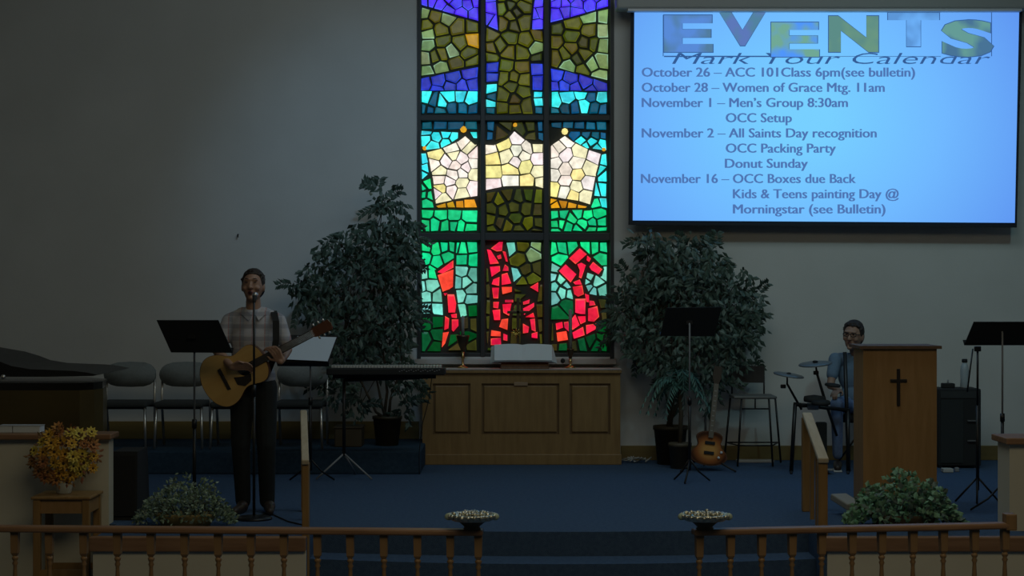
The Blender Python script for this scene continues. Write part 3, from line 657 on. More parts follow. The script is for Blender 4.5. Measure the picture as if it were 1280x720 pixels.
def hand(m, wr, palm_dir, up, across, curl=1.0, s=1.0):
    """palm from the wrist along palm_dir; fingers curl towards up; across = direction from index to little finger"""
    d = palm_dir.normalized(); a = across.normalized(); u = up.normalized()
    base = wr + d * .075 * s
    for k in range(4):
        f0 = base + a * (k - 1.5) * .021 * s; m.cap(wr + a * (k - 1.5) * .012 * s, f0, .013 * s, .0105 * s, 10)
        L = (.042, .047, .043, .034)[k] * s; p = f0; ang = .35 * curl
        for j, l in enumerate((L, L * .7, L * .5)):
            dd = (d * math.cos(ang) + u * math.sin(ang)).normalized(); q = p + dd * l
            m.cap(p, q, (.0085 - .0008 * j) * s, (.0078 - .0008 * j) * s, 8); p = q; ang += .55 * curl
    t0 = wr + d * .025 * s - a * .028 * s; t1 = t0 + (d * .6 - a * .7 + u * .35).normalized() * .04 * s; t2 = t1 + (d * .8 + u * .5).normalized() * .032 * s
    m.cap(wr, t0, .013 * s, .0125 * s, 10); m.cap(t0, t1, .0115 * s, .0095 * s, 10); m.cap(t1, t2, .0095 * s, .008 * s, 10)

# --- guitarist
D0 = 12.96
def G(px, py, dy=0): return W(px, py, D0 + dy) + Vector((0, 0, 0))
per = thing('person', 'person standing and singing in a plaid shirt with an acoustic guitar', 'person', (XP(317, D0), D0, 0))
hc = G(316.3, 357, -.01); HR = rotm('Z', -3) @ rotm('X', -8)
m = MB(); head(m, hc, HR, 1.03)
m.cap(G(316.5, 372, .02), G(317, 394, .02), .052, .060)
m.ell(G(317, 412, .01), (.15, .085, .15)); m.ell(G(317, 470), (.13, .085, .12))
shL, shR = G(287, 401, .01), G(348, 401, .01)
elL, wrL = G(272, 439, -.05), G(290, 459, -.285)
elR, wrR = G(359, 437, -.02), G(351, 452, -.255)
for a, b, c in ((shL, elL, wrL), (shR, elR, wrR)):
    m.cap(a, b, .048, .038); m.cap(b, b.lerp(c, .35), .038, .036); m.cap(b.lerp(c, .35), c, .036, .024)
hand(m, wrL, Vector((.85, -.05, .12)), Vector((.25, .25, -1)), Vector((.1, .55, -.8)), .8)
hand(m, wrR, Vector((-.45, -.1, .9)), Vector((-.75, .5, -.1)), Vector((.75, -.15, .45)), 1.35)
hipL, hipR = G(303, 484), G(331, 484); knL, knR = G(301, 556, -.03), G(333, 556, -.03); anL, anR = G(304, 626, .03), G(334, 626, .03)
for a, b, c in ((hipL, knL, anL), (hipR, knR, anR)):
    m.cap(a, b, .075, .052); m.cap(b, c, .05, .036)
body = m.build('body', M['skin'], per, remesh=.0055, smooth_it=3)
m = MB()
for k in (-1, 1):
    ec = hc + HR @ Vector((k * .031, -.092, .012))
    MB().ell(ec, (.013, .005, .0035), HR, 10, 6).build('closed_eye', M['hair'], body)
m = MB()
for k in (-1, 1): MB().tube([hc + HR @ Vector((k * .014, -.095, .034)), hc + HR @ Vector((k * .034, -.092, .039)), hc + HR @ Vector((k * .050, -.080, .033))], [.003, .004, .002], 6).build('eyebrow', M['hair'], body)
MB().ell(hc + HR @ Vector((0, -.090, -.064)), (.022, .012, .017), HR).build('lips', M['lips'], body)
MB().ell(hc + HR @ Vector((0, -.097, -.064)), (.015, .009, .011), HR).build('open_mouth', M['mouth'], body)
def hairmesh(c, R, s, rnd, fringe):
    m = MB(); m.ell(c + R @ Vector((0, .012, .030)) * s, (.084 * s, .094 * s, .094 * s), R, 20, 12)
    m.ell(c + R @ Vector((0, .045, -.01)) * s, (.080 * s, .062 * s, .085 * s), R, 18, 12)
    bm = MB(); o = []
    # keep only what lies behind/above the face
    keep = []
    for v in m.v:
        l = R.inverted() @ (v - c) / s
        if l.y < -.035 and l.z < fringe: l.y = -.035 + (l.y + .035) * .15
        v.xyz = c + R @ (l * s)
    for i in range(140):
        a = rnd.uniform(0, 2 * PI); e = rnd.uniform(.1, 1.4)
        d = Vector((math.cos(a) * math.cos(e), math.sin(a) * math.cos(e), math.sin(e)))
        p = Vector((d.x * .080, d.y * .088 + .012, d.z * .088 + .035))
        if p.y < -.04 and p.z < fringe + .02: continue
        t = Vector((rnd.uniform(-.5, .5), -.8, -.3)).normalized()
        m.cap(c + R @ (p * s), c + R @ ((p + t * .022 + d * .004) * s), .007 * s, .003 * s, 5)
    return m
rnd = random.Random(4)
hairmesh(hc, HR, 1.03, rnd, .070).build('hair', M['hair'], per, remesh=.006, smooth_it=1)
# plaid shirt
pm, nt, b = node_mat('plaid_shirt_fabric'); b.inputs['Roughness'].default_value = .9
tc = nt.nodes.new('ShaderNodeTexCoord'); sep = nt.nodes.new('ShaderNodeSeparateXYZ'); nt.links.new(tc.outputs['Object'], sep.inputs[0])
def band(sock, per_, w):
    a = nt.nodes.new('ShaderNodeMath'); a.operation = 'DIVIDE'; nt.links.new(sock, a.inputs[0]); a.inputs[1].default_value = per_
    f = nt.nodes.new('ShaderNodeMath'); f.operation = 'FRACT'; nt.links.new(a.outputs[0], f.inputs[0])
    l = nt.nodes.new('ShaderNodeMath'); l.operation = 'LESS_THAN'; nt.links.new(f.outputs[0], l.inputs[0]); l.inputs[1].default_value = w
    return l.outputs[0]
def mixc(fac, a, bcol):
    x = nt.nodes.new('ShaderNodeMix'); x.data_type = 'RGBA'; s_ = nt.nodes.new('ShaderNodeMath'); s_.operation = 'MULTIPLY'; s_.inputs[1].default_value = .6
    nt.links.new(fac, s_.inputs[0]); nt.links.new(s_.outputs[0], x.inputs[0])
    if isinstance(a, tuple): x.inputs[6].default_value = (*a, 1)
    else: nt.links.new(a, x.inputs[6])
    x.inputs[7].default_value = (*bcol, 1); return x.outputs[2]
c_ = mixc(band(sep.outputs[0], .09, .38), (.43, .42, .44), (.20, .24, .30)); c_ = mixc(band(sep.outputs[2], .09, .38), c_, (.22, .23, .27))
c_ = mixc(band(sep.outputs[0], .09, .08), c_, (.40, .18, .16)); c_ = mixc(band(sep.outputs[2], .045, .07), c_, (.5, .5, .52)); nt.links.new(c_, b.inputs['Base Color'])
m = MB()
m.ell(G(317, 410, .01), (.18, .106, .15), None, 24, 14); m.ell(G(317, 425, .0), (.170, .111, .17), None, 24, 14); m.ell(G(317, 440, .0), (.165, .110, .16), None, 24, 14); m.ell(G(317, 470), (.165, .115, .11), None, 24, 14)
m.cap(G(296, 399, .02), G(338, 399, .02), .062, .062); m.cap(G(303, 391, .02), G(331, 391, .02), .045, .045)
m.cap(shL, shL.lerp(elL, .66), .058, .056); m.cap(shR, shR.lerp(elR, .66), .058, .056)
m.cap(G(287, 401, .01), G(300, 395, .02), .056, .055); m.cap(G(348, 401, .01), G(334, 395, .02), .056, .055)
m.build('shirt', pm, per, remesh=.007, smooth_it=9)
m = MB(); m.slab([G(306, 386, -.055), G(315, 394, -.10), G(311, 401, -.105), G(300, 391, -.05)], -.006); m.slab([G(319, 394, -.10), G(328, 386, -.055), G(334, 391, -.05), G(323, 401, -.105)], -.006)
m.build('collar', pm, per)
m = MB()
m.ell(G(317, 482), (.162, .115, .10), None, 20, 12)
for a, b_, c in ((hipL, knL, anL), (hipR, knR, anR)): m.cap(a, b_, .095, .072); m.cap(b_, c, .070, .057)
m.build('trousers', M['trouser'], per, remesh=.008, smooth_it=3)
for x in (302, 336):
    m = MB(); m.ell((XP(x, 12.9), 12.93, .045), (.045, .07, .045)); m.cap((XP(x, 12.9), 12.93, .038), (XP(x, 12.9) + (x - 319) * .0016, 12.76, .03), .040, .030)
    s_ = m.build('shoe', M['shoe'], per, remesh=.006, smooth_it=2)

def guitar_outline(n=26, k=1.0, cut=False):
    w = lambda t: None
    key = [(0, 0), (.006, .06), (.03, .13), (.08, .185), (.135, .2), (.2, .185), (.27, .132), (.31, .122), (.36, .135), (.41, .148), (.455, .138), (.49, .09), (.5, .03), (.5, 0)]
    up = [(t, a * k) for t, a in key]; dn = [(t, -a * k) for t, a in key[1:-1]][::-1]
    pts = up + dn
    for _ in range(2):
        q = []
        for i in range(len(pts)):
            a, b = pts[i], pts[(i + 1) % len(pts)]; q += [(a[0] * .75 + b[0] * .25, a[1] * .75 + b[1] * .25), (a[0] * .25 + b[0] * .75, a[1] * .25 + b[1] * .75)]
        pts = q
    return pts
gt = thing('acoustic_guitar', 'natural spruce acoustic guitar held across the singer\'s waist', 'guitar', W(256, 487, D0 - .17)); gt.rotation_euler = (0, -math.radians(27.5), 0)
ol = guitar_outline()
MB().prism(ol, -.045, .05).build('guitar_body', M['mahog'], gt, world=False)
MB().prism([(.25 + (x - .25) * .985, z * .985) for x, z in ol], -.050, -.044).build('soundboard', M['spruce'], gt, world=False)
MB().lathe((.335, -.0505, 0), [(.05, 0), (.05, .001)], 24, (0, -1, 0)).build('sound_hole', M['ebony'], gt, world=False)
MB().prism([(.235, -.02), (.30, -.045), (.36, -.05), (.34, -.10), (.28, -.115), (.235, -.08)], -.0525, -.0505).build('pickguard', M['ebony'], gt, world=False)
MB().prism([(.155, -.08), (.18, -.085), (.18, .085), (.155, .08)], -.058, -.05).build('bridge', M['ebony'], gt, world=False)
m = MB(); m.b2((.46, -.055, -.028), (.88, -.03, .028), .005); m.build('neck', M['mahog'], gt, world=False)
m = MB(); m.b2((.38, -.060, -.027), (.88, -.054, .027)); m.build('fretboard', M['ebony'], gt, world=False)
m = MB(); m.prism([(.88, -.024), (.90, -.036), (1.03, -.04), (1.045, 0), (1.03, .04), (.90, .036), (.88, .024)], -.055, -.035); hs = m.build('headstock', M['mahog'], gt, world=False)
for i in range(6):
    s_ = -1 if i < 3 else 1; MB().ell((.92 + (i % 3) * .04, -.045, s_ * .05), (.009, .006, .012), None, 8, 6).build('tuning_peg', M['chrome'], hs, world=False)
m = MB()
for i in range(6): z = -.019 + i * .0076; m.tube([(.168, -.0615, z), (.9, -.0625, z)], .0008, 4)
m.build('strings', M['chrome'], gt, world=False)
m = MB(); pts = [G(333, 470, -.10), G(342, 448, -.135), G(345, 425, -.130), G(345, 402, -.105), G(343, 392, -.05), G(342, 389, .03), G(338, 400, .10)]
for i in range(len(pts) - 1): m.slab([pts[i] + Vector((-.024, 0, 0)), pts[i] + Vector((.024, 0, 0)), pts[i + 1] + Vector((.024, 0, 0)), pts[i + 1] + Vector((-.024, 0, 0))], .004)
m.build('strap', M['blackm'], gt)

# --- microphone stand
D = 12.55; st = thing('microphone_stand', 'straight black microphone stand in front of the singer', 'stand', (XP(317.5, D), D, 0))
m = MB().lathe((0, 0, 0), [(.13, 0), (.13, .012), (.11, .022), (.02, .03)], 28); m.build('round_base', M['black'], st, world=False)
m = MB(); m.tube([(0, 0, .02), (0, 0, .95)], .0105, 8); m.build('pole', M['black'], st, world=False)
m = MB(); m.tube([(0, 0, .9), (0, 0, ZP(378, D))], .008, 8); m.tube([(0, 0, .88), (0, 0, .96)], .015, 8); m.build('upper_pole', M['black'], st, world=False)
mc = thing('microphone', 'silver-grille microphone held on the straight stand at the singer\'s mouth', 'microphone', (XP(317.5, D), D, ZP(378, D)))
MB().tube([W(317.5, 378, D), W(318.5, 371, D + .05)], [.011, .018], 10).build('handle', M['blackm'], mc)
MB().ell(W(319, 369, D + .07), (.022, .026, .024)).build('grille', mat('mic_grille', (.5, .5, .5), .35, .9), mc)
m = MB(); D = 12.5
pts = [W(322, 646, 12.67), W(335, 641, 12.9), W(345, 646, 12.7), W(360, 652, 12.4), W(375, 656, 12.25), W(382, 657, 12.2)]
m.tube([Vector((p.x, p.y, .006)) for p in pts], .005, 6); m.build('floor_cable', M['blackm'], None, 'thin black cable trailing over the carpet from the singer\'s microphone stand', cat='cable')

# ------------------------------------------------------------------ music stands
def tripod(m, x, y, z0, r, hub, n=3, a0=.5, tr=.008):
    for i in range(n):
        a = a0 + 2 * PI * i / n; m.tube([(x, y, z0 + hub), (x + r * math.cos(a) * .5, y + r * math.sin(a) * .5, z0 + hub * .55), (x + r * math.cos(a), y + r * math.sin(a), z0 + .008)], tr, 6)
def music_stand(label, desk, Dt, Db, pole_px, D, z0=0, r=.3, a0=.3, facing=1, base=True):
    s = thing('music_stand', label, 'stand', (XP(pole_px, D), D, z0))
    q = [W(*desk[0], Db), W(*desk[1], Db), W(*desk[2], Dt), W(*desk[3], Dt)]       # BL BR TR TL
    m = MB().slab(q, .006); m.build('desk', M['blackm'], s)
    up = (q[3] - q[0]).normalized(); nrm = (q[1] - q[0]).cross(q[3] - q[0]).normalized() * (-facing)
    m = MB().slab([q[0], q[1], q[1] + nrm * .05, q[0] + nrm * .05], .005); m.build('lip', M['black'], s)
    zt = (q[0].z + q[1].z) / 2 + .12; x, y = s.location.x, D
    yy = (Dt + Db) / 2
    MB().tube([(x, y, z0 + .62), (x, y, zt - .03), (x, yy, zt)], .0075, 8).build('upper_tube', M['grey'], s)
    m = MB().tube([(x, y, z0 + .1), (x, y, z0 + .7)], .0125, 8); m.tube([(x, y, z0 + .66), (x, y, z0 + .72)], .018, 8); m.build('lower_tube', M['black'], s)
    for i in range(3):
        a = a0 + 2 * PI * i / 3; MB().tube([(x, y, z0 + .2), (x + r * .45 * math.cos(a), y + r * .45 * math.sin(a), z0 + .09), (x + r * math.cos(a), y + r * math.sin(a), z0 + .01)], .008, 6).build('leg', M['black'], s)
    MB().box((x, yy, zt), (.06, .03, .05), None, .005).build('bracket', M['black'], s)
    return s
music_stand('black music stand with its back turned, overlapping the singer\'s guitar', [(214, 440), (291, 440.5), (273, 400), (196, 400)], 12.27, 12.42, 243, 12.45, 0, .2, .9)
sB = music_stand('music stand holding white sheets beside the keyboard', [(346, 453), (411, 453.5), (423, 420), (364, 419)], 15.05, 14.85, 388, 14.95, 0, .22, .5)
m = MB().slab([W(356, 449, 14.83), W(409.5, 451.5, 14.83), W(420.5, 421.5, 15.0), W(372, 420, 15.0)], -.003)
m.build('sheet_music', M['paper_blue'], None, 'white sheets of music lying on the stand beside the keyboard', cat='paper')
music_stand('black music stand in front of the ficus and the sunburst electric guitar', [(825, 419.5), (893, 420), (902, 383.5), (833, 384.5)], 14.9, 15.05, 862, 14.95, 0, .18, .2)
music_stand('black music stand rising behind the white wing wall at the picture\'s right edge', [(1205, 431), (1296, 431), (1300, 402), (1217, 402)], 13.0, 13.15, 1253, 13.05, 0, .25, 1.2)

# ------------------------------------------------------------------ keyboard on its stand
D = 15.2; zk = ZP(468, D)
ks = thing('keyboard_stand', 'black column stand with splayed tripod legs under the keyboard', 'stand', (XP(430, D), D, 0))
m = MB(); x = XP(430, D)
m.tube([(x, D, .2), (x, D, zk - .05)], .014, 8); m.build('column', M['black'], ks)
MB().tube([(x, D, zk - .05), (XP(525, D), D + .0, zk - .03)], .014, 8).build('support_arm', M['black'], ks)
MB().b2((XP(416, D), D - .02, zk - .035), (XP(545, D), D + .02, zk - .003), .004).build('crossbar', M['black'], ks)
for ex, ey, dd in ((397, 603, -.1), (466, 600, -.1), (440, 590, .35)):
    X = XP(ex, D); MB().tube([(x, D, .22), (X, D + dd, .01)], .009, 6).build('leg', M['grey'], ks)
kb = thing('electronic_keyboard', 'slim black electronic keyboard standing between the singer and the altar', 'keyboard', ((XP(410, D) + XP(557, D)) / 2, D, zk))
x0, x1 = XP(410, D), XP(557, D)
MB().b2((x0, D - .14, zk), (x1, D + .14, zk + .058), .01).build('case', M['blackm'], kb)
m = MB(); nk = 36
for i in range(nk): a = x0 + .03 + (x1 - x0 - .06) * i / nk; m.b2((a, D - .0, zk + .058), (a + (x1 - x0 - .06) / nk * .82, D + .12, zk + .078))
o = m.build('white_keys', mat('key_ivory', (.5, .52, .5), .4), kb)
m = MB()
for i in range(18): a = XP(500, D) + i * .02; m.b2((a, D - .1405 - .003, zk + .03 + (i % 3) * .006), (a + .011, D - .139, zk + .036 + (i % 3) * .006))
m.build('panel_marks', M['grey'], kb)
m = MB(); pts = [W(540, 470, 15.3), W(536, 500, 15.4), W(528, 530, 15.45), W(524, 565, 15.5)]
m.tube([*pts, Vector((pts[-1].x, pts[-1].y, .01))], .004, 5); m.build('keyboard_cable', M['blackm'], None, 'thin black cable hanging from the keyboard beside the altar', cat='cable')

# ------------------------------------------------------------------ stacking chairs on the dais
def make_chair(label):
    t = thing('stacking_chair', label, 'chair', (XP(158, 15.95), 15.95, DAIS), group='grey chairs in a row on the dais')
    w = .215; hs = .40
    MB().box((0, 0, hs), (.44, .42, .05), None, .018).build('seat', mat('seat_black', (.03, .035, .035), .8) if 'seat_black' not in bpy.data.materials else bpy.data.materials['seat_black'], t, world=False)
    m = MB(); n = 20; outer = []
    zc, hh = .655, .115
    for i in range(n):
        a = 2 * PI * i / n; cx_ = math.cos(a); sx_ = math.sin(a)
        outer.append((.235 * (abs(cx_) ** .55) * (1 if cx_ >= 0 else -1), zc + hh * (abs(sx_) ** 1.0) * (1 if sx_ >= 0 else -1)))
    vs_ = [(x, .20 - .12 * (x / .235) ** 2 * .5 - .02, z) for x, z in outer] + [(x, .235 - .12 * (x / .235) ** 2 * .5 - .0, z) for x, z in outer]
    m.add(vs_ + [(0, .175, zc), (0, .25, zc)], [[i, (i + 1) % n, 2 * n] for i in range(n)] + [[n + i, n + (i + 1) % n, 2 * n + 1] for i in range(n)] + [[i, (i + 1) % n, n + (i + 1) % n, n + i] for i in range(n)], True)
    m.build('backrest', M['chair'], t, world=False)
    for s in (-1, 1):
        MB().tube([(s * w, -.2, .008), (s * (w - .015), -.17, hs - .01)], .012, 8).build('leg', M['chrome'], t, world=False)
        MB().tube([(s * w, .25, .008), (s * (w + .005), .17, hs), (s * (w + .005), .2, .70)], .012, 8).build('leg', M['chrome'], t, world=False)
    m = MB().tube([(-w, -.17, hs - .03), (w, -.17, hs - .03)], .01, 8); m.tube([(-w, .17, hs - .03), (w, .17, hs - .03)], .01, 8); m.build('seat_frame', M['black'], t, world=False)
    return t
c0 = make_chair('grey oval-backed chair nearest the piano, first of the row on the dais')
for pxc, lb in ((228, 'grey oval-backed chair second from the piano, behind the first music stand'), (297, 'grey oval-backed chair hidden behind the singer and guitar'), (376, 'grey oval-backed chair behind the stand with white sheets')):
    place_copy(c0, (XP(pxc, 15.95), 15.95, DAIS), lb)

# ------------------------------------------------------------------ ficus trees and other plants
def ficus(label, px, D, z0, pot_w, pot_h, blobs, stems, nl, seed, dmax=WALL - .03, depth=.45, pale_share=.14):
    rnd = random.Random(seed); x = XP(px, D); t = thing('potted_ficus', label, 'plant', (x, D, z0))
    MB().lathe((x, D, z0), [(pot_w * .78, 0), (pot_w, pot_h * .9), (pot_w * 1.06, pot_h * .9), (pot_w * 1.06, pot_h), (pot_w * .9, pot_h), (pot_w * .9, pot_h - .03)], 20).build('pot', M['pot'], t)
    MB().lathe((x, D, z0 + pot_h - .04), [(pot_w * .9, 0), (pot_w * .9, .012)], 16).build('soil', M['soil'], t)
    m = MB()
    for s in stems:
        pts = [Vector((x + rnd.uniform(-.04, .04), D, z0 + pot_h - .04))] + [W(a, b, D + rnd.uniform(-.1, .1)) for a, b in s]
        m.tube(pts, [.017 - .012 * i / (len(pts) - 1) for i in range(len(pts))], 7)
    lv = MB(); lt = MB(); tot = sum(b[2] * b[3] for b in blobs)
    for cx_, cy_, rx, ry in blobs:
        k = int(nl * rx * ry / tot)
        cen = W(cx_, cy_, D)
        for _ in range(max(2, int(k / 70))):     # twigs towards this blob
            q = W(cx_ + rnd.uniform(-rx, rx) * .8, cy_ + rnd.uniform(-ry, ry) * .8, D + rnd.uniform(-.2, .2)); mid = cen.lerp(q, .5) + Vector((0, 0, .05))
            st_ = W(*stems[rnd.randrange(len(stems))][-1], D); m.tube([st_, mid, q], [.006, .004, .002], 5)
        for _ in range(k):
            while True:
                a, b, c = rnd.uniform(-1, 1), rnd.uniform(-1, 1), rnd.uniform(-1, 1)
                if a * a + b * b + c * c < 1: break
            p = W(cx_ + a * rx, cy_ + b * ry, D + c * depth); 
            if p.y > dmax - .05: p.y = dmax - .05 - rnd.uniform(0, .2)
            d = Vector((rnd.gauss(0, .6) + a * .4, rnd.gauss(0, .45), -.75 + rnd.gauss(0, .45))); 
            if p.y > dmax - .15 and d.y > 0: d.y = -d.y
            (lt if rnd.random() < pale_share else lv).leaf(p, d, Vector((rnd.gauss(0, .5), -1, rnd.gauss(0, .5))), rnd.uniform(.06, .10), rnd.uniform(.015, .022))
    for _ in range(70):
        cx_, cy_, rx, ry = blobs[rnd.randrange(len(blobs))]; a = rnd.uniform(0, 2 * PI)
        p = W(cx_ + rx * .8 * math.cos(a), cy_ + ry * .8 * math.sin(a), D + rnd.uniform(-.25, .2)); p.y = min(p.y, dmax - .25)
        d = Vector((math.cos(a) + rnd.gauss(0, .3), rnd.gauss(0, .3), -math.sin(a) * .7 + rnd.gauss(.1, .3))).normalized(); L = rnd.uniform(.09, .17); pts = [p + d * L * i / 5 - Vector((0, 0, .35 * L * (i / 5) ** 2)) for i in range(6)]
        m.tube(pts, .0022, 4)
        for i in range(6):
            for s in (-1, 1): lv.leaf(pts[i], d * .8 + d.cross(Vector((0, -1, 0))) * s * .8 + Vector((0, rnd.gauss(0, .2), -.5)), Vector((rnd.gauss(0, .3), -1, rnd.gauss(0, .4))), rnd.uniform(.055, .085), rnd.uniform(.013, .019))
    m.build('stems', M['bark'], t)
    o = lv.build('foliage', M['leaf'], t); o['kind'] = 'stuff'; o = lt.build('paler_foliage', M['leafl'], t); o['kind'] = 'stuff'
    return t
ficus('tall ficus in a dark pot standing on the dais behind the keyboard', 484, 16.2, DAIS, .13, .27,
      [(478, 245, 14, 18), (492, 275, 30, 28), (455, 295, 34, 20), (480, 315, 44, 34), (420, 318, 32, 22), (405, 350, 34, 30), (450, 360, 55, 38), (380, 368, 16, 18), (500, 350, 24, 45), (400, 385, 34, 24), (460, 405, 55, 30),
       (500, 405, 22, 40), (430, 430, 45, 22), (475, 445, 40, 28), (425, 480, 26, 34), (445, 510, 14, 16), (506, 470, 13, 38), (370, 360, 9, 10), (512, 300, 12, 30), (508, 510, 8, 22)],
      [[(478, 510), (470, 470), (462, 420)], [(470, 515), (448, 470), (430, 420)], [(488, 500), (498, 470), (500, 420)], [(484, 490), (478, 430), (482, 330)]], 2500, 11)
ficus('broad ficus in a brown pot standing under the projection screen', 838, 16.5, 0, .155, .36,
      [(815, 300, 16, 16), (835, 318, 34, 24), (872, 310, 22, 22), (800, 300, 12, 10), (893, 318, 12, 16), (860, 345, 55, 30), (815, 350, 30, 28), (782, 360, 11, 26), (915, 355, 28, 26), (790, 385, 25, 30), (850, 385, 55, 34),
       (905, 385, 45, 28), (935, 390, 25, 16), (940, 410, 20, 10), (800, 420, 28, 24), (850, 430, 50, 26), (900, 420, 36, 26), (925, 430, 26, 16), (905, 455, 30, 26), (860, 460, 40, 24), (820, 450, 30, 16), (892, 480, 16, 24), (838, 472, 20, 14), (775, 405, 12, 20), (945, 372, 12, 12)],
      [[(842, 500), (848, 450), (845, 390)], [(850, 500), (870, 450), (890, 400)], [(834, 500), (825, 460), (810, 400)], [(842, 480), (840, 400), (835, 320)]], 2900, 12, WALL - .03, .35, .36)
# palm in a small pot
def palm():
    rnd = random.Random(3); D = 16.1; x = XP(850, D); t = thing('potted_palm', 'small teal-green palm in a low pot in front of the brown ficus pot', 'plant', (x, D, 0))
    MB().lathe((x, D, 0), [(.085, 0), (.10, .2), (.108, .2), (.108, .235), (.09, .235)], 18).build('pot', mat('low_pot', (.08, .065, .04), .6), t)
    m = MB(); m.tube([(x, D, .2), (x + .01, D, .5), (x - .01, D, .74)], [.022, .02, .015], 8); m.build('stem', M['bark'], t)
    for i in range(11):
        a = 2 * PI * i / 11 + .2; L = rnd.uniform(.24, .36); h = rnd.uniform(.05, .22); pts = []
        for j in range(8):
            u = j / 7; pts.append(Vector((x + math.cos(a) * L * u, D + math.sin(a) * L * u * .7, .74 + h * math.sin(PI * u * .8) * 1.3 - .30 * u * u)))
        f = MB(); f.tube(pts, [.005 - .0005 * j for j in range(8)], 5)
        for j in range(1, 8):
            for s in (-1, 1):
                for q in (0, .5):
                    p = pts[j].lerp(pts[max(j - 1, 0)], q); tdir = (pts[j] - pts[j - 1]).normalized(); sd = tdir.cross(Vector((0, 0, 1))).normalized() * s
                    f.leaf(p, sd * .75 + tdir * .5 + Vector((0, 0, -.55)), Vector((0, 0, 1)), .13 * (1.2 - j / 10), .010)
        f.build('frond', M['palm'], t)
palm()
def bush(name, label, cx_, D, z0, w, h, n, leafm, L, ww, seed, potm, cone=False, dep=.22):
    rnd = random.Random(seed); x = XP(cx_, D); t = thing(name, label, 'plant', (x, D, z0))
    m = MB(); k = 20; w2 = w * .62
    m.lathe((x, D, z0), [(.75, 0), (.95, .07), (1, .09), (.9, .09), (.88, .07)], 24, sx=w2 / 2, sy=.13); m.build('basket', potm, t)
    lv = MB(); lt = MB()
    for _ in range(n):
        a = rnd.uniform(-1, 1); b = rnd.uniform(0, 1); c = rnd.uniform(-1, 1)
        hh = h * max(.22, (1 - abs(a) ** 2.6 * .85)) * rnd.choice((1.12, 1, .85, .65)) * (1 + .12 * math.sin(a * 9 + seed))
        r_ = math.sqrt(max(0, 1 - a * a * .6)); p = Vector((x + a * w / 2 * (1 - .15 * b), D + c * dep * r_, z0 + .03 + b ** .7 * hh))
        d = Vector((a * .6 + rnd.gauss(0, .6), c * .3 + rnd.gauss(-.2, .5), rnd.gauss(.2, .6)))
        (lt if rnd.random() < .3 else lv).leaf(p, d, Vector((rnd.gauss(0, .5), -1, rnd.gauss(.4, .5))), L * rnd.uniform(.7, 1.2), ww * rnd.uniform(.8, 1.2))
    st_ = MB()
    for _ in range(26):
        a = rnd.uniform(-1, 1); q = Vector((x + a * w * .42, D + rnd.uniform(-.1, .1), z0 + h * .7 * (1 - a * a * .6))); st_.tube([(x + a * w * .2, D, z0 + .06), (q + Vector((x + a * w * .2, D, z0 + .1))) / 2, q], [.004, .003, .002], 4)
    st_.build('stems', M['bark'], t)
    o = lv.build('foliage', leafm, t); o['kind'] = 'stuff'
    o = lt.build('pale_foliage', M['leafl'], t); o['kind'] = 'stuff'
bush('ivy_plant', 'spreading green ivy in a basket at the foot of the lectern', 1131, 12.15, 0, .80, .30, 1500, M['ivy'], .045, .020, 21, mat('basket_brown', (.12, .08, .04), .8))
bush('variegated_plant', 'pale variegated trailing plant in a basket at the platform edge before the singer', 232, 12.2, 0, .70, .27, 1900, M['varieg'], .032, .009, 22, mat('basket_tan', (.30, .22, .08), .8))

# ------------------------------------------------------------------ flower stand and flowers
D = 12.05; zt = ZP(617, D)
ps = thing('plant_stand', 'small square oak stand under the autumn flowers', 'stand', (XP(77.5, D), D, NAVE))
xa, xb = XP(42, D - .15), XP(113, D - .15)
MB().b2((xa - .01, D - .19, zt - .02), (xb + .01, D + .19, zt), .006).build('stand_top', M['post'], ps)
MB().b2((xa + .008, D - .165, zt - .115), (xb - .008, D + .165, zt - .02)).build('apron', M['lectern'], ps)
for X in (xa + .026, xb - .026):
    for Y in (D - .155, D + .155):
        MB().b2((X - .024, Y - .024, NAVE), (X + .024, Y + .024, zt - .02), .004).build('leg', M['post'], ps)
for Y in (D - .155, D + .155): MB().b2((xa + .04, Y - .01, NAVE + .07), (xb - .04, Y + .01, NAVE + .115)).build('stretcher', M['post'], ps)
fl = thing('flower_arrangement', 'autumn arrangement of orange and yellow flowers in a pale vase', 'flowers', (XP(80, D), D, zt))
MB().lathe((XP(80, D), D, zt), [(.045, 0), (.05, .01), (.06, .06), (.055, .12), (.045, .15), (.05, .165), (.04, .165)], 18).build('vase', M['vase'], fl)
rnd = random.Random(9); lv = MB()
def flower(p, r, petm, nrm, k=9):
    q = Vector((0, 0, 1)).rotation_difference(nrm.normalized())
    m = MB()
    for ring, (rr, zz, nn) in enumerate(((r, 0, k), (r * .68, .006, k - 2))):
        for i in range(nn):
            a = 2 * PI * (i + ring * .5) / nn; d = Vector((math.cos(a), math.sin(a), .25 + .3 * ring)); m.leaf(p + q @ Vector((0, 0, zz)), q @ d, q @ Vector((0, 0, 1)), rr, rr * .32)
    f = m.build('flower', petm, fl); MB().ell(p + q @ Vector((0, 0, .008)), (r * .2,) * 3, None, 8, 5).build('flower_centre', M['centre'], f)
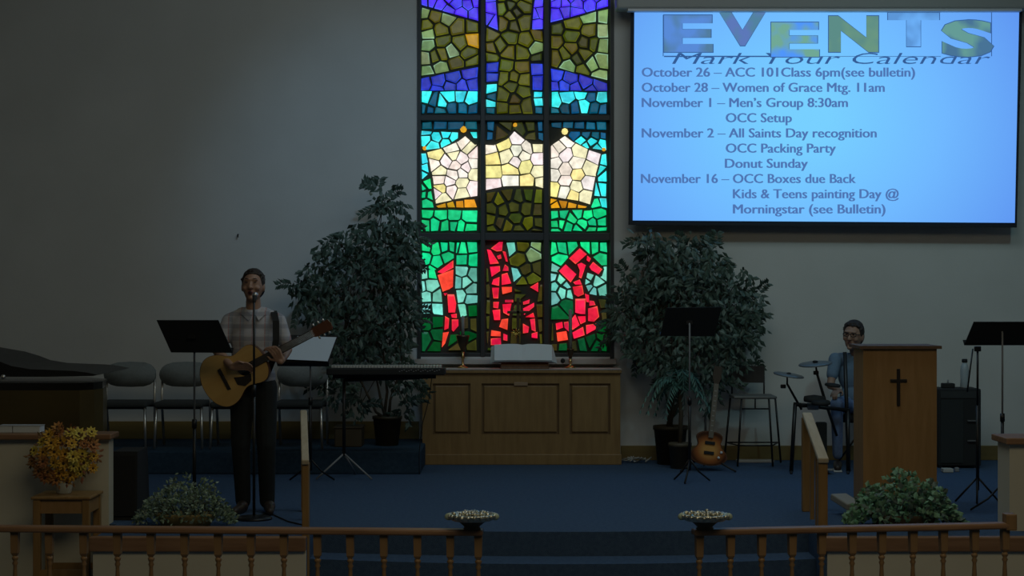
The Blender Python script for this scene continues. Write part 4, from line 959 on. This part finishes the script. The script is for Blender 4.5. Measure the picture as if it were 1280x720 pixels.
cl = [(62, 545, 'orange'), (75, 540, 'rust'), (88, 540, 'yellow'), (100, 543, 'yellow'), (113, 541, 'yellow'), (52, 553, 'yellow'), (66, 555, 'orange'), (78, 552, 'orange'), (90, 553, 'orange'), (103, 556, 'rust'), (116, 558, 'rust'),
      (44, 563, 'yellow'), (56, 565, 'orange'), (70, 566, 'orange'), (83, 567, 'orange'), (92, 570, 'yellow'), (104, 568, 'yellow'), (115, 570, 'orange'), (42, 576, 'rust'), (54, 578, 'rust'), (67, 577, 'orange'), (80, 580, 'orange'), (93, 581, 'yellow'),
      (105, 580, 'yellow'), (114, 583, 'orange'), (50, 588, 'rust'), (62, 589, 'rust'), (76, 591, 'orange'), (88, 592, 'orange'), (100, 591, 'yellow'), (84, 602, 'orange'), (58, 597, 'rust'), (72, 599, 'rust'), (70, 533, 'rust')]
for cx_, cy_, k in cl:
    dy = -.12 * (1 - ((cx_ - 80) / 46) ** 2) * (1 - ((cy_ - 568) / 42) ** 2) + rnd.uniform(-.03, .03)
    p = W(cx_ + rnd.uniform(-2, 2), cy_ + rnd.uniform(-2, 2), D + dy); nrm = Vector(((cx_ - 80) / 50 + rnd.gauss(0, .2), -1.0, (568 - cy_) / 50 + .2)); flower(p, rnd.uniform(.042, .060), M[k], nrm)
m = MB()
for _ in range(260):
    a = rnd.uniform(0, 2 * PI); r = rnd.uniform(.3, 1.12); p = W(80 + 40 * r * math.cos(a), 570 + 33 * r * math.sin(a), D + rnd.uniform(-.12, .12)); m.leaf(p, Vector((math.cos(a) + rnd.gauss(0, .5), rnd.gauss(0, .5), -math.sin(a) + rnd.gauss(0, .5))), Vector((0, -1, .2)), .04, .009)
o = m.build('autumn_leaves', mat('autumn_leaf', (.18, .13, .04), .8, 0, (.30, .10, .05), 12), fl); o['kind'] = 'stuff'
m = MB()
for i in range(14): a = rnd.uniform(0, 2 * PI); m.tube([(XP(80, D), D, zt + .12), W(80 + 30 * math.cos(a), 575 + 20 * math.sin(a), D)], [.004, .002], 4)
m.build('flower_stems', M['bark'], fl)

# ------------------------------------------------------------------ grand piano and song books on the wing wall
D = 13.6; pn = thing('grand_piano', 'black grand piano with a painted brown sheen behind the white wing wall', 'piano', (XP(20, D), D + .4, DAIS * 0))
def rim(k): # plan outline (x, y)
    xr_ = XP(127, D); return [(-5.2, D - .2), (xr_ - .12, D - .2), (xr_ - .03, D - .12), (xr_, D + .05), (xr_ - .05, D + .4), (xr_ - .3, D + .75), (xr_ - .7, D + 1.0), (-5.2, D + 1.25)]
def slabxy(m, pts, z0, z1):
    n = len(pts); return m.add([(x, y, z0) for x, y in pts] + [(x, y, z1) for x, y in pts], [list(range(n))[::-1], [n + i for i in range(n)]] + [[i, (i + 1) % n, (i + 1) % n + n, i + n] for i in range(n)])
R_ = rim(0); slabxy(MB(), R_, ZP(541, D), ZP(486, D)).build('rim', M['pianob'], pn)
slabxy(MB(), [(x * 1.001, y) for x, y in R_], ZP(486, D), ZP(477, D)).build('upper_rim', M['piano'], pn)
lid = [(-90, 434), (-20, 446), (0, 452), (14, 457.5), (38, 461.5), (90, 463.5), (108, 465.5), (122, 468.5), (116, 470), (60, 471), (-90, 471)]
MB().prism([(XP(a, D - .18), ZP(b, D - .18)) for a, b in lid], D - .18, D + .95).build('lid', M['lid'], pn)
MB().b2((XP(-90, D), D - .205, ZP(474.5, D)), (XP(122, D), D - .19, ZP(472.5, D))).build('fallboard_strip', M['grey'], pn)
for X, Y in ((XP(100, D), D + .05), (-4.9, D + .1), (-4.6, D + 1.0)): MB().lathe((X, Y, 0), [(.05, 0), (.06, .1), (.045, .35), (.07, ZP(541, D))], 12).build('leg', M['piano'], pn)
MB().ell(W(4, 471, D - .2), (.02, .02, .02)).build('lid_prop_knob', M['chrome'], pn)
for i, (a, b, lb) in enumerate(((-2, 15, 'thin white song booklet at the frame edge on the wing wall cap'), (16, 50, 'wider pale song book lying open on the wing wall cap under the piano'))):
    t = thing('song_book', lb, 'book', (XP((a + b) / 2, 12.4), 12.4, .636)); z = .636
    MB().b2((XP(a, 12.33), 12.33, z), (XP(b, 12.33), 12.45, z + .045), .003).build('pages', M['paper'], t)
    MB().b2((XP(a, 12.33) - .003, 12.328, z + .045), (XP(b, 12.33) + .003, 12.455, z + .050)).build('cover', mat('book_card_%d' % i, (.40, .42, .43), .7), t)
mo = thing('floor_monitor', 'black wedge floor speaker against the end of the white wing wall', 'speaker', (XP(151, 12.6), 12.65, 0))
D = 12.5; z1 = ZP(566, D)
m = MB().add([(XP(137, D), D, 0), (XP(171, D), D, 0), (XP(168, D), D + .1, z1), (XP(137, D), D + .1, z1), (XP(137, D), D + .45, 0), (XP(171, D), D + .45, 0), (XP(168, D), D + .45, z1), (XP(137, D), D + .45, z1)],
     [[0, 1, 2, 3], [4, 7, 6, 5], [0, 4, 5, 1], [3, 2, 6, 7], [0, 3, 7, 4], [1, 5, 6, 2]]); m.build('cabinet', M['blackm'], mo)
MB().slab([(XP(139, D), D - .006, .03), (XP(169, D), D - .006, .03), (XP(166, D), D + .085, z1 - .03), (XP(139, D), D + .085, z1 - .03)], .004).build('grille', mat('speaker_grille', (.008, .008, .008), .9), mo)

# ------------------------------------------------------------------ lectern
D = 12.75; lx0, lx1 = XP(1079, D), XP(1171, D); lc = thing('lectern', 'tall oak lectern with a dark cross on its face', 'lectern', ((lx0 + lx1) / 2, D + .2, 0)); zt = ZP(436, D)
LX = XP(1066, D + .4) + .01
def lpoly(z, e=0): return [(lx0 - e, D - e, z), (lx1 + e, D - e, z), (lx1 + e, D + .42 + e, z), (LX - e, D + .42 + e, z)]
def frust(m, z0, z1, e0=0, e1=0): return m.add(lpoly(z0, e0) + lpoly(z1, e1), [[3, 2, 1, 0], [4, 5, 6, 7]] + [[i, (i + 1) % 4, (i + 1) % 4 + 4, i + 4] for i in range(4)])
frust(MB(), .06, zt).build('cabinet', M['lectern'], lc)
frust(MB(), zt, zt + .022, .03, .03).build('lectern_top', wood('lectern_top_wood', (.13, .07, .035), (.10, .055, .025), .75), lc)
frust(MB(), 0, .06, .045, .045).build('foot_board', M['lectern'], lc)
m = MB(); y = D - .012
m.b2((XP(1121.2, y), y, ZP(507.5, y)), (XP(1125.4, y), D, ZP(461, y)), .003); m.b2((XP(1113, y), y + .001, ZP(478, y)), (XP(1134, y), D, ZP(474, y)), .003); m.build('cross', M['ebony'], lc)
fb = MB().box(W(1058, 627, 12.75), (.13, .24, .05), rotm('Z', 20) @ rotm('X', 12), .01); fb.build('music_folder', mat('folder_grey', (.30, .29, .25), .7), None, 'grey folder lying against the base of the lectern beside the ivy', cat='folder')

# ------------------------------------------------------------------ drummer and electronic drum kit
DD = 16.3
def H(px, py, dy=0): return W(px, py, DD + dy)
dr = thing('person', 'person with glasses in a blue shirt sitting at the drums behind the lectern', 'person', (XP(1066, DD), DD, 0))
hc2 = H(1066.5, 419, -.12); R2 = rotm('Y', 6) @ rotm('Z', -28) @ rotm('X', 4)
m = MB(); head(m, hc2, R2, 1.14); m.cap(H(1068, 432, -.05), H(1071, 446, .0), .052, .06)
m.ell(H(1072, 470, .02), (.15, .1, .2)); sA, eA, wA = H(1044, 449, -.03), H(1038, 482, -.14), H(1050, 489, -.36); sB_, eB, wB = H(1098, 449, .0), H(1102, 482, -.12), H(1084, 492, -.34)
for a, b, c in ((sA, eA, wA), (sB_, eB, wB)): m.cap(a, b, .044, .036); m.cap(b, c, .033, .023)
hand(m, wA, Vector((-.6, -.8, .0)), Vector((-.1, -.1, -1)), Vector((-.8, .6, 0)), 1.3); hand(m, wB, Vector((-.6, -.8, .0)), Vector((-.1, -.1, -1)), Vector((-.8, .6, 0)), 1.3)
hA, kA, aA = H(1058, 506, .0), H(1046, 505, -.42), H(1047, 568, -.36); hB, kB, aB = H(1084, 506, .0), H(1090, 505, -.42), H(1092, 568, -.36)
for a, b, c in ((hA, kA, aA), (hB, kB, aB)): m.cap(a, b, .075, .052); m.cap(b, c, .05, .035)
db = m.build('body', M['skin'], dr, remesh=.0065, smooth_it=2)
m = MB(); m.ell(H(1072, 468, .02), (.185, .12, .20), None, 20, 12); m.ell(H(1071, 494, .02), (.16, .125, .12), None, 20, 12); m.cap(H(1050, 449, .0), H(1092, 449, .0), .062, .062)
m.cap(sA, sA.lerp(eA, .6), .062, .055); m.cap(sB_, sB_.lerp(eB, .6), .062, .055); m.build('shirt', M['tee'], dr, remesh=.008, smooth_it=4)
m = MB(); m.ell(H(1071, 507, .0), (.165, .13, .085), None, 18, 10)
for a, b, c in ((hA, kA, aA), (hB, kB, aB)): m.cap(a, b, .085, .062); m.cap(b, c, .058, .046)
m.build('jeans', M['jeans'], dr, remesh=.009, smooth_it=2)
for a in (aA, aB):
    m = MB(); m.cap(Vector((a.x, a.y, .05)), Vector((a.x - .03, a.y - .16, .035)), .042, .032); so = m.build('shoe', M['shoe'], dr, remesh=.008, smooth_it=1)
    MB().box((a.x - .015, a.y - .07, .008), (.075, .26, .014), rotm('Z', -8), .005).build('sole', M['shoe_w'], so)
hairmesh(hc2, R2, 1.14, random.Random(5), .062).build('hair', M['hair'], dr, remesh=.007, smooth_it=1)
m = MB()
for k in (-1, 1): MB().ell(hc2 + R2 @ Vector((k * .031, -.100, .014)), (.011, .006, .006), R2, 8, 5).build('eye', M['hair'], db)
m = MB()
for k in (-1, 1):
    c = Vector((k * .034, -.112, .010)); pts = [hc2 + R2 @ (c + Vector((.028 * math.cos(a * PI / 6), 0, .018 * math.sin(a * PI / 6)))) for a in range(13)]; m.tube(pts, .0035, 5)
    m.tube([hc2 + R2 @ Vector((k * .062, -.108, .016)), hc2 + R2 @ Vector((k * .083, .0, .012))], .003, 5)
m.tube([hc2 + R2 @ Vector((-.008, -.114, .016)), hc2 + R2 @ Vector((.008, -.114, .016))], .003, 5); m.build('glasses', M['blackm'], dr)
MB().ell(hc2 + R2 @ Vector((0, -.094, -.066)), (.022, .008, .006), R2).build('lips', M['lips'], db)
th = thing('drum_throne', 'round black drum stool under the seated drummer', 'stool', (XP(1070, DD), DD + .02, 0))
zs = ZP(518, DD); MB().lathe((XP(1070, DD), DD + .02, zs - .07), [(.15, 0), (.17, .02), (.17, .05), (.14, .07)], 20).build('seat', M['blackm'], th)
MB().tube([(XP(1070, DD), DD + .02, .12), (XP(1070, DD), DD + .02, zs - .06)], .016, 8).build('post', M['black'], th)
for i in range(3): a = 2 * PI * i / 3 + .3; MB().tube([(XP(1070, DD), DD + .02, .26), (XP(1070, DD) + .2 * math.cos(a), DD + .02 + .2 * math.sin(a), .01)], .009, 6).build('leg', M['black'], th)
KD = 15.75
def K(px, py, dy=0): return W(px, py, KD + dy)
dk_ = thing('electronic_drum_kit', 'electronic drum kit on a dark tube rack beside the lectern', 'drum kit', (XP(1030, KD), KD, 0))
def floor_at(px, D): return Vector((XP(px, D), D, .008))
m = MB()
for a, b in ((K(992, 505), K(1062, 513)),): m.tube([a, b], .018, 8)
m.build('rack_bar', M['black'], dk_)
for px_, top, fpx, dy in ((994, 505, 989, -.0), (1060, 513, 1060, 0), (1056, 440, 1061, .02)):
    MB().tube([K(px_, top, dy), floor_at(fpx, KD + dy)], .018, 8).build('rack_leg', M['black'], dk_)
for s in (989, 1060): MB().tube([floor_at(s, KD - .16), floor_at(s, KD + .16)], .013, 6).build('rack_foot', M['black'], dk_)
def pad(name, px_, py_, w, dy, tilt, th_, mt, lab=None):
    c = K(px_, py_, dy); ax = Vector((tilt, -.10, 1)).normalized(); r = w / 2 * (KD + dy) / FL
    p = MB().lathe(c - ax * th_, [(r * .97, 0), (r, th_ * .4), (r * .95, th_), (r * .15, th_ * 1.4)], 24, ax); return p.build(name, mt, dk_)
p1 = pad('cymbal_pad', 986, 468, 39, 0, .14, .012, M['cym']); MB().ell(K(986, 467), (.022, .022, .012), None, 10, 6).build('wing_nut', M['blackm'], p1)
p2 = pad('cymbal_pad', 1019, 454, 42, .02, -.10, .014, M['cym']); MB().ell(K(1019, 452, .02), (.026, .026, .012), None, 10, 6).build('wing_nut', M['blackm'], p2)
pad('drum_pad', 1018, 496, 27, -.1, 0, .04, M['blackm']); pad('drum_pad', 1026, 501, 24, -.2, 0, .03, M['blackm']); pad('drum_pad', 1041, 480, 20, -.1, .1, .02, M['blackm'])
m = MB(); m.tube([K(984, 471), K(984, 480), K(1002, 512)], [.007, .010, .011], 8); m.build('cymbal_arm', M['black'], dk_)
m = MB(); m.tube([K(1020, 458), K(1021, 466), K(1031, 500), K(1046, 545)], [.007, .011, .014, .012], 8); m.build('cymbal_arm', M['black'], dk_)
for a, b in ((979, 483), (1020, 466), (1012, 507), (1004, 507)): MB().box(K(a, b, -.02), (.045, .04, .035), None, .006).build('clamp', M['black'], dk_)
MB().box(K(1016, 508, -.03), (.10, .06, .05), rotm('X', 20), .008).build('drum_module', M['grey'], dk_)
MB().tube([K(1016, 530, .05), K(1020, 555, .1), floor_at(1010, KD + .1)], .006, 6).build('cable', M['blackm'], dk_)
bp = thing('bass_drum_pedal', 'small dark kick pedal tower on the carpet under the drum kit', 'pedal', (XP(1026, KD), KD + .05, 0))
MB().b2((XP(1021, KD), KD, 0), (XP(1034, KD), KD + .08, ZP(528, KD)), .01).build('tower', M['blackm'], bp); MB().box((XP(1030, KD), KD - .1, .03), (.09, .22, .02), rotm('X', -8), .004).build('foot_plate', M['grey'], bp)

# ------------------------------------------------------------------ bar stool
SDp = 16.35; bs = thing('bar_stool', 'tall stool with dark backrest and thin black legs by the drum kit', 'stool', (XP(940, SDp), SDp, 0))
def Bp(px, py, dy=0): return W(px, py, SDp + dy)
m = MB(); c = []
for i in range(9):
    t = i / 8; xx = 914.5 + 41 * t; yy = .20 + .035 * math.sin(PI * t); c.append((xx, yy))
for i in range(8):
    a, b = c[i], c[i + 1]; m.slab([Bp(a[0], 478.5, a[1]), Bp(b[0], 478.5, b[1]), Bp(b[0], 457.5, b[1]), Bp(a[0], 457.5, a[1])], -.014)
m.build('backrest', mat('stool_back', (.035, .03, .028), .6), bs)
MB().box(((XP(912, SDp) + XP(970, SDp)) / 2, SDp, ZP(495.5, SDp)), (.40, .36, .028), None, .012).build('seat', mat('stool_seat', (.12, .12, .11), .6), bs)
for tx, bx, dy in ((927, 922, -.16), (961, 966, -.16), (913, 905, .2), (969, 976, .2)):
    a = Bp(tx, 497, dy); MB().tube([a, floor_at(bx, SDp + dy)], .0095, 8).build('leg', M['black'], bs)
for a in (915, 955): MB().tube([Bp(a, 497, .19), Bp(a, 470, .215)], .008, 8).build('back_post', M['black'], bs)
m = MB(); 
for p, q in (((923.5, 557, -.16), (965, 557, -.16)), ((908, 553, .2), (973, 553, .2)), ((923.5, 557, -.16), (908, 553, .2)), ((965, 557, -.16), (973, 553, .2)), ((925.5, 511, -.16), (963, 511, -.16)), ((944, 497, -.16), (944, 511, -.16))): m.tube([Bp(*p), Bp(*q)], .007, 6)
m.build('footrest', M['black'], bs)
MB().b2((XP(920, 16.7), 16.62, 0), (XP(966, 16.7), 16.72, .025), .005).build('power_strip', M['wcable'], None, 'pale power strip on the floor behind the tall stool', cat='power strip')

# ------------------------------------------------------------------ electric guitar on a stand
def sunburst():
    m, nt, b = node_mat('sunburst_finish'); N = nt.nodes; L = nt.links; b.inputs['Roughness'].default_value = .2
    tc = N.new('ShaderNodeTexCoord'); mp = N.new('ShaderNodeMapping'); g = N.new('ShaderNodeTexGradient'); g.gradient_type = 'SPHERICAL'; r = N.new('ShaderNodeValToRGB')
    mp.inputs['Location'].default_value = (-.5 * 1.7, 0, -.45 * 1.7); mp.inputs['Scale'].default_value = (1.7, 0, 1.7)
    L.new(tc.outputs['Generated'], mp.inputs[0]); L.new(mp.outputs[0], g.inputs[0]); L.new(g.outputs[0], r.inputs[0]); L.new(r.outputs[0], b.inputs['Base Color'])
    e = r.color_ramp.elements; e[0].position = .15; e[0].color = (.06, .02, .01, 1); e[1].position = .75; e[1].color = (.62, .32, .09, 1); x = e.new(.4); x.color = (.34, .11, .03, 1)
    return m
eg = thing('electric_guitar', 'sunburst electric guitar leaning upright in front of the tall stool', 'guitar', W(884, 582, 15.85)); eg.rotation_euler = (math.radians(-8), math.radians(7), 0)
ol2 = [(z, x) for x, z in guitar_outline(k=.86)]; ol2 = [(x, z * .62) for x, z in ol2]
ol2 = [(x * (1.0 if z < .2 or x < 0 else .9), z) for x, z in ol2]
MB().prism(ol2, -.02, .022).build('guitar_body', M['mahog'], eg, world=False)
MB().prism([(x * .93, .155 + (z - .155) * .93) for x, z in ol2], -.026, -.018).build('sunburst_top', sunburst(), eg, world=False)
MB().b2((-.022, -.045, .27), (.022, -.012, .74), .004).build('neck', M['mahog'], eg, world=False)
MB().b2((-.022, -.05, .25), (.022, -.044, .74)).build('fretboard', mat('fretboard_pale', (.13, .115, .09), .5), eg, world=False)
m = MB()
for i in range(9): m.b2((-.010, -.053, .31 + i * .045), (.010, -.0495, .318 + i * .045))
m.build('fret_inlays', mat('inlay', (.3, .3, .28), .5), eg, world=False)['kind'] = 'stuff'
hs = MB().prism([(-.02, .74), (.02, .74), (.04, .80), (.035, .9), (-.035, .9), (-.04, .80)], -.04, -.022).build('headstock', M['ebony'], eg, world=False)
for z in (.10, .19): MB().b2((-.045, -.04, z), (.045, -.025, z + .028), .003).build('pickup', M['blackm'], eg, world=False)
for x, z in ((.09, .08), (.11, .13)): MB().lathe((x, -.026, z), [(.012, 0), (.012, .014)], 10, (0, -1, 0)).build('control_knob', M['paper'], eg, world=False)
gs = thing('guitar_stand', 'low black tubular stand carrying the electric guitar', 'stand', (XP(884, 15.8), 15.95, 0)); X = XP(884, 15.85)
m = MB(); m.tube([(X, 16.0, .5), (X, 15.98, .12)], .01, 8); m.build('upright', M['black'], gs)
for ex, ey in ((X - .25, 15.75), (X + .24, 15.72), (X + .02, 16.3)): MB().tube([(X, 15.98, .14), (ex, ey, .01)], .009, 6).build('leg', M['black'], gs)
MB().tube([(X - .13, 15.84, .075), (X - .1, 15.98, .1), (X + .1, 15.98, .1), (X + .13, 15.84, .075)], .009, 6).build('cradle', M['black'], gs)

# ------------------------------------------------------------------ amplifier, mic stand and small things
A_ = 16.1; am = thing('guitar_amplifier', 'tall black amplifier cabinet standing behind the lectern', 'amplifier', (XP(1200, A_), A_ + .15, 0)); zt = ZP(486, A_)
ax0_, ax1_ = XP(1173, A_), XP(1226.5, A_)
MB().b2((ax0_, A_, .02), (ax1_, A_ + .34, zt), .012).build('cabinet', M['blackm'], am)
MB().b2((ax0_ + .02, A_ - .008, .05), (XP(1204, A_), A_ + .01, zt - .1)).build('speaker_cloth', mat('speaker_cloth', (.02, .024, .024), .95), am)
MB().b2((ax0_ + .02, A_ - .006, zt - .085), (ax1_ - .02, A_ + .01, zt - .02)).build('control_panel', mat('amp_panel', (.03, .035, .035), .4), am)
for y in (525, 550): MB().b2((XP(1209, A_), A_ - .02, ZP(y + 2, A_)), (XP(1221, A_), A_ + .005, ZP(y, A_)), .003).build('handle', mat('amp_handle', (.10, .10, .10), .5), am)
m = MB()
for X in (ax0_ + .04, ax1_ - .04): m.lathe((X, A_ + .06, 0), [(.02, 0), (.02, .02)], 10); m.lathe((X, A_ + .28, 0), [(.02, 0), (.02, .02)], 10)
m.build('rubber_feet', M['grey'], am)
pb = thing('effects_box', 'small dark box with a knob resting on the amplifier', 'box', (XP(1190, A_), A_ + .15, zt))
MB().box((XP(1190, A_), A_ + .15, zt + .022), (.11, .10, .044), None, .008).build('box_case', M['blackm'], pb); MB().tube([(XP(1190, A_), A_ + .15, zt + .044), (XP(1190, A_), A_ + .15, zt + .075)], .008, 8).build('knob', M['grey'], pb)
bt = thing('water_bottle', 'clear water bottle with dark cap on the amplifier', 'bottle', (XP(1210, A_), A_ + .12, zt))
MB().lathe((XP(1210, A_), A_ + .12, zt), [(.035, 0), (.04, .01), (.038, .09), (.04, .16), (.035, .20), (.018, .235)], 16).build('bottle_body', M['mug'], bt)
MB().lathe((XP(1210, A_), A_ + .12, zt + .235), [(.02, 0), (.026, .005), (.026, .03), (.02, .034)], 14).build('cap', M['blackm'], bt)
Dm = 13.5; ms = thing('microphone_stand', 'black boom microphone stand with tripod legs beside the wing wall', 'stand', (XP(1222, Dm), Dm, 0)); X = XP(1222, Dm)
MB().tube([(X, Dm, .1), (X, Dm, .75)], .013, 8).build('lower_tube', M['black'], ms); MB().tube([(X, Dm, .7), (X + .0, Dm, ZP(438, Dm))], .009, 8).build('upper_tube', M['black'], ms)
MB().tube([W(1209, 490, Dm - .03), W(1216, 436, Dm)], .006, 6).build('boom_arm', M['black'], ms)
MB().box(W(1222, 436, Dm), (.05, .03, .04), None, .006).build('clutch', M['black'], ms)
for a in (.15, 2.9, 4.5): MB().tube([(X, Dm, .2), (X + .17 * math.cos(a), Dm + .17 * math.sin(a) * .7, .01)], .008, 6).build('leg', M['black'], ms)
bx = thing('dark_basket', 'low dark box on the dais below the keyboard', 'box', (XP(435, 16.1), 16.1, DAIS))
MB().b2((XP(418, 16.0), 16.0, DAIS), (XP(452, 16.0), 16.3, DAIS + .17), .01).build('box_body', M['pot'], bx); MB().b2((XP(417, 16.0), 15.99, DAIS + .17), (XP(453, 16.0), 16.31, DAIS + .185), .004).build('lid', M['pot'], bx)
m = MB(); rnd = random.Random(8)
for j in range(4):
    pts = [Vector((XP(778 + j * 6 + 18 * (i / 7) + rnd.uniform(-6, 6), 16.6), 16.62 + rnd.uniform(-.08, .1), .012 + rnd.uniform(0, .05))) for i in range(8)]
    m.tube(pts, .007, 5)
m.build('cable_coil', M['wcable'], None, 'tangle of pale cables on the floor between the altar and ficus pot', cat='cable')
for px_, py_, lb in ((1184, 589, 'small pale pedal on the carpet at the foot of the amplifier'), ):
    MB().box((XP(px_, 15.75), 15.75, .02), (.09, .10, .035), None, .006).build('foot_pedal', M['wcable'], None, lb, cat='pedal')
MB().box((XP(1196, 15.8), 15.8, .02), (.04, .04, .04), None, .008).build('foot_switch', M['grey'], None, 'tiny grey footswitch beside the pale pedal on the carpet', cat='pedal')
hk = MB(); p = W(298, 293, WALL - .002); hk.tube([p, p + Vector((0, -.03, 0)), p + Vector((0, -.035, -.03))], .006, 6); hk.build('wall_hook', M['blackm'], None, 'tiny dark hook on the bare wall above the singer', cat='hook')
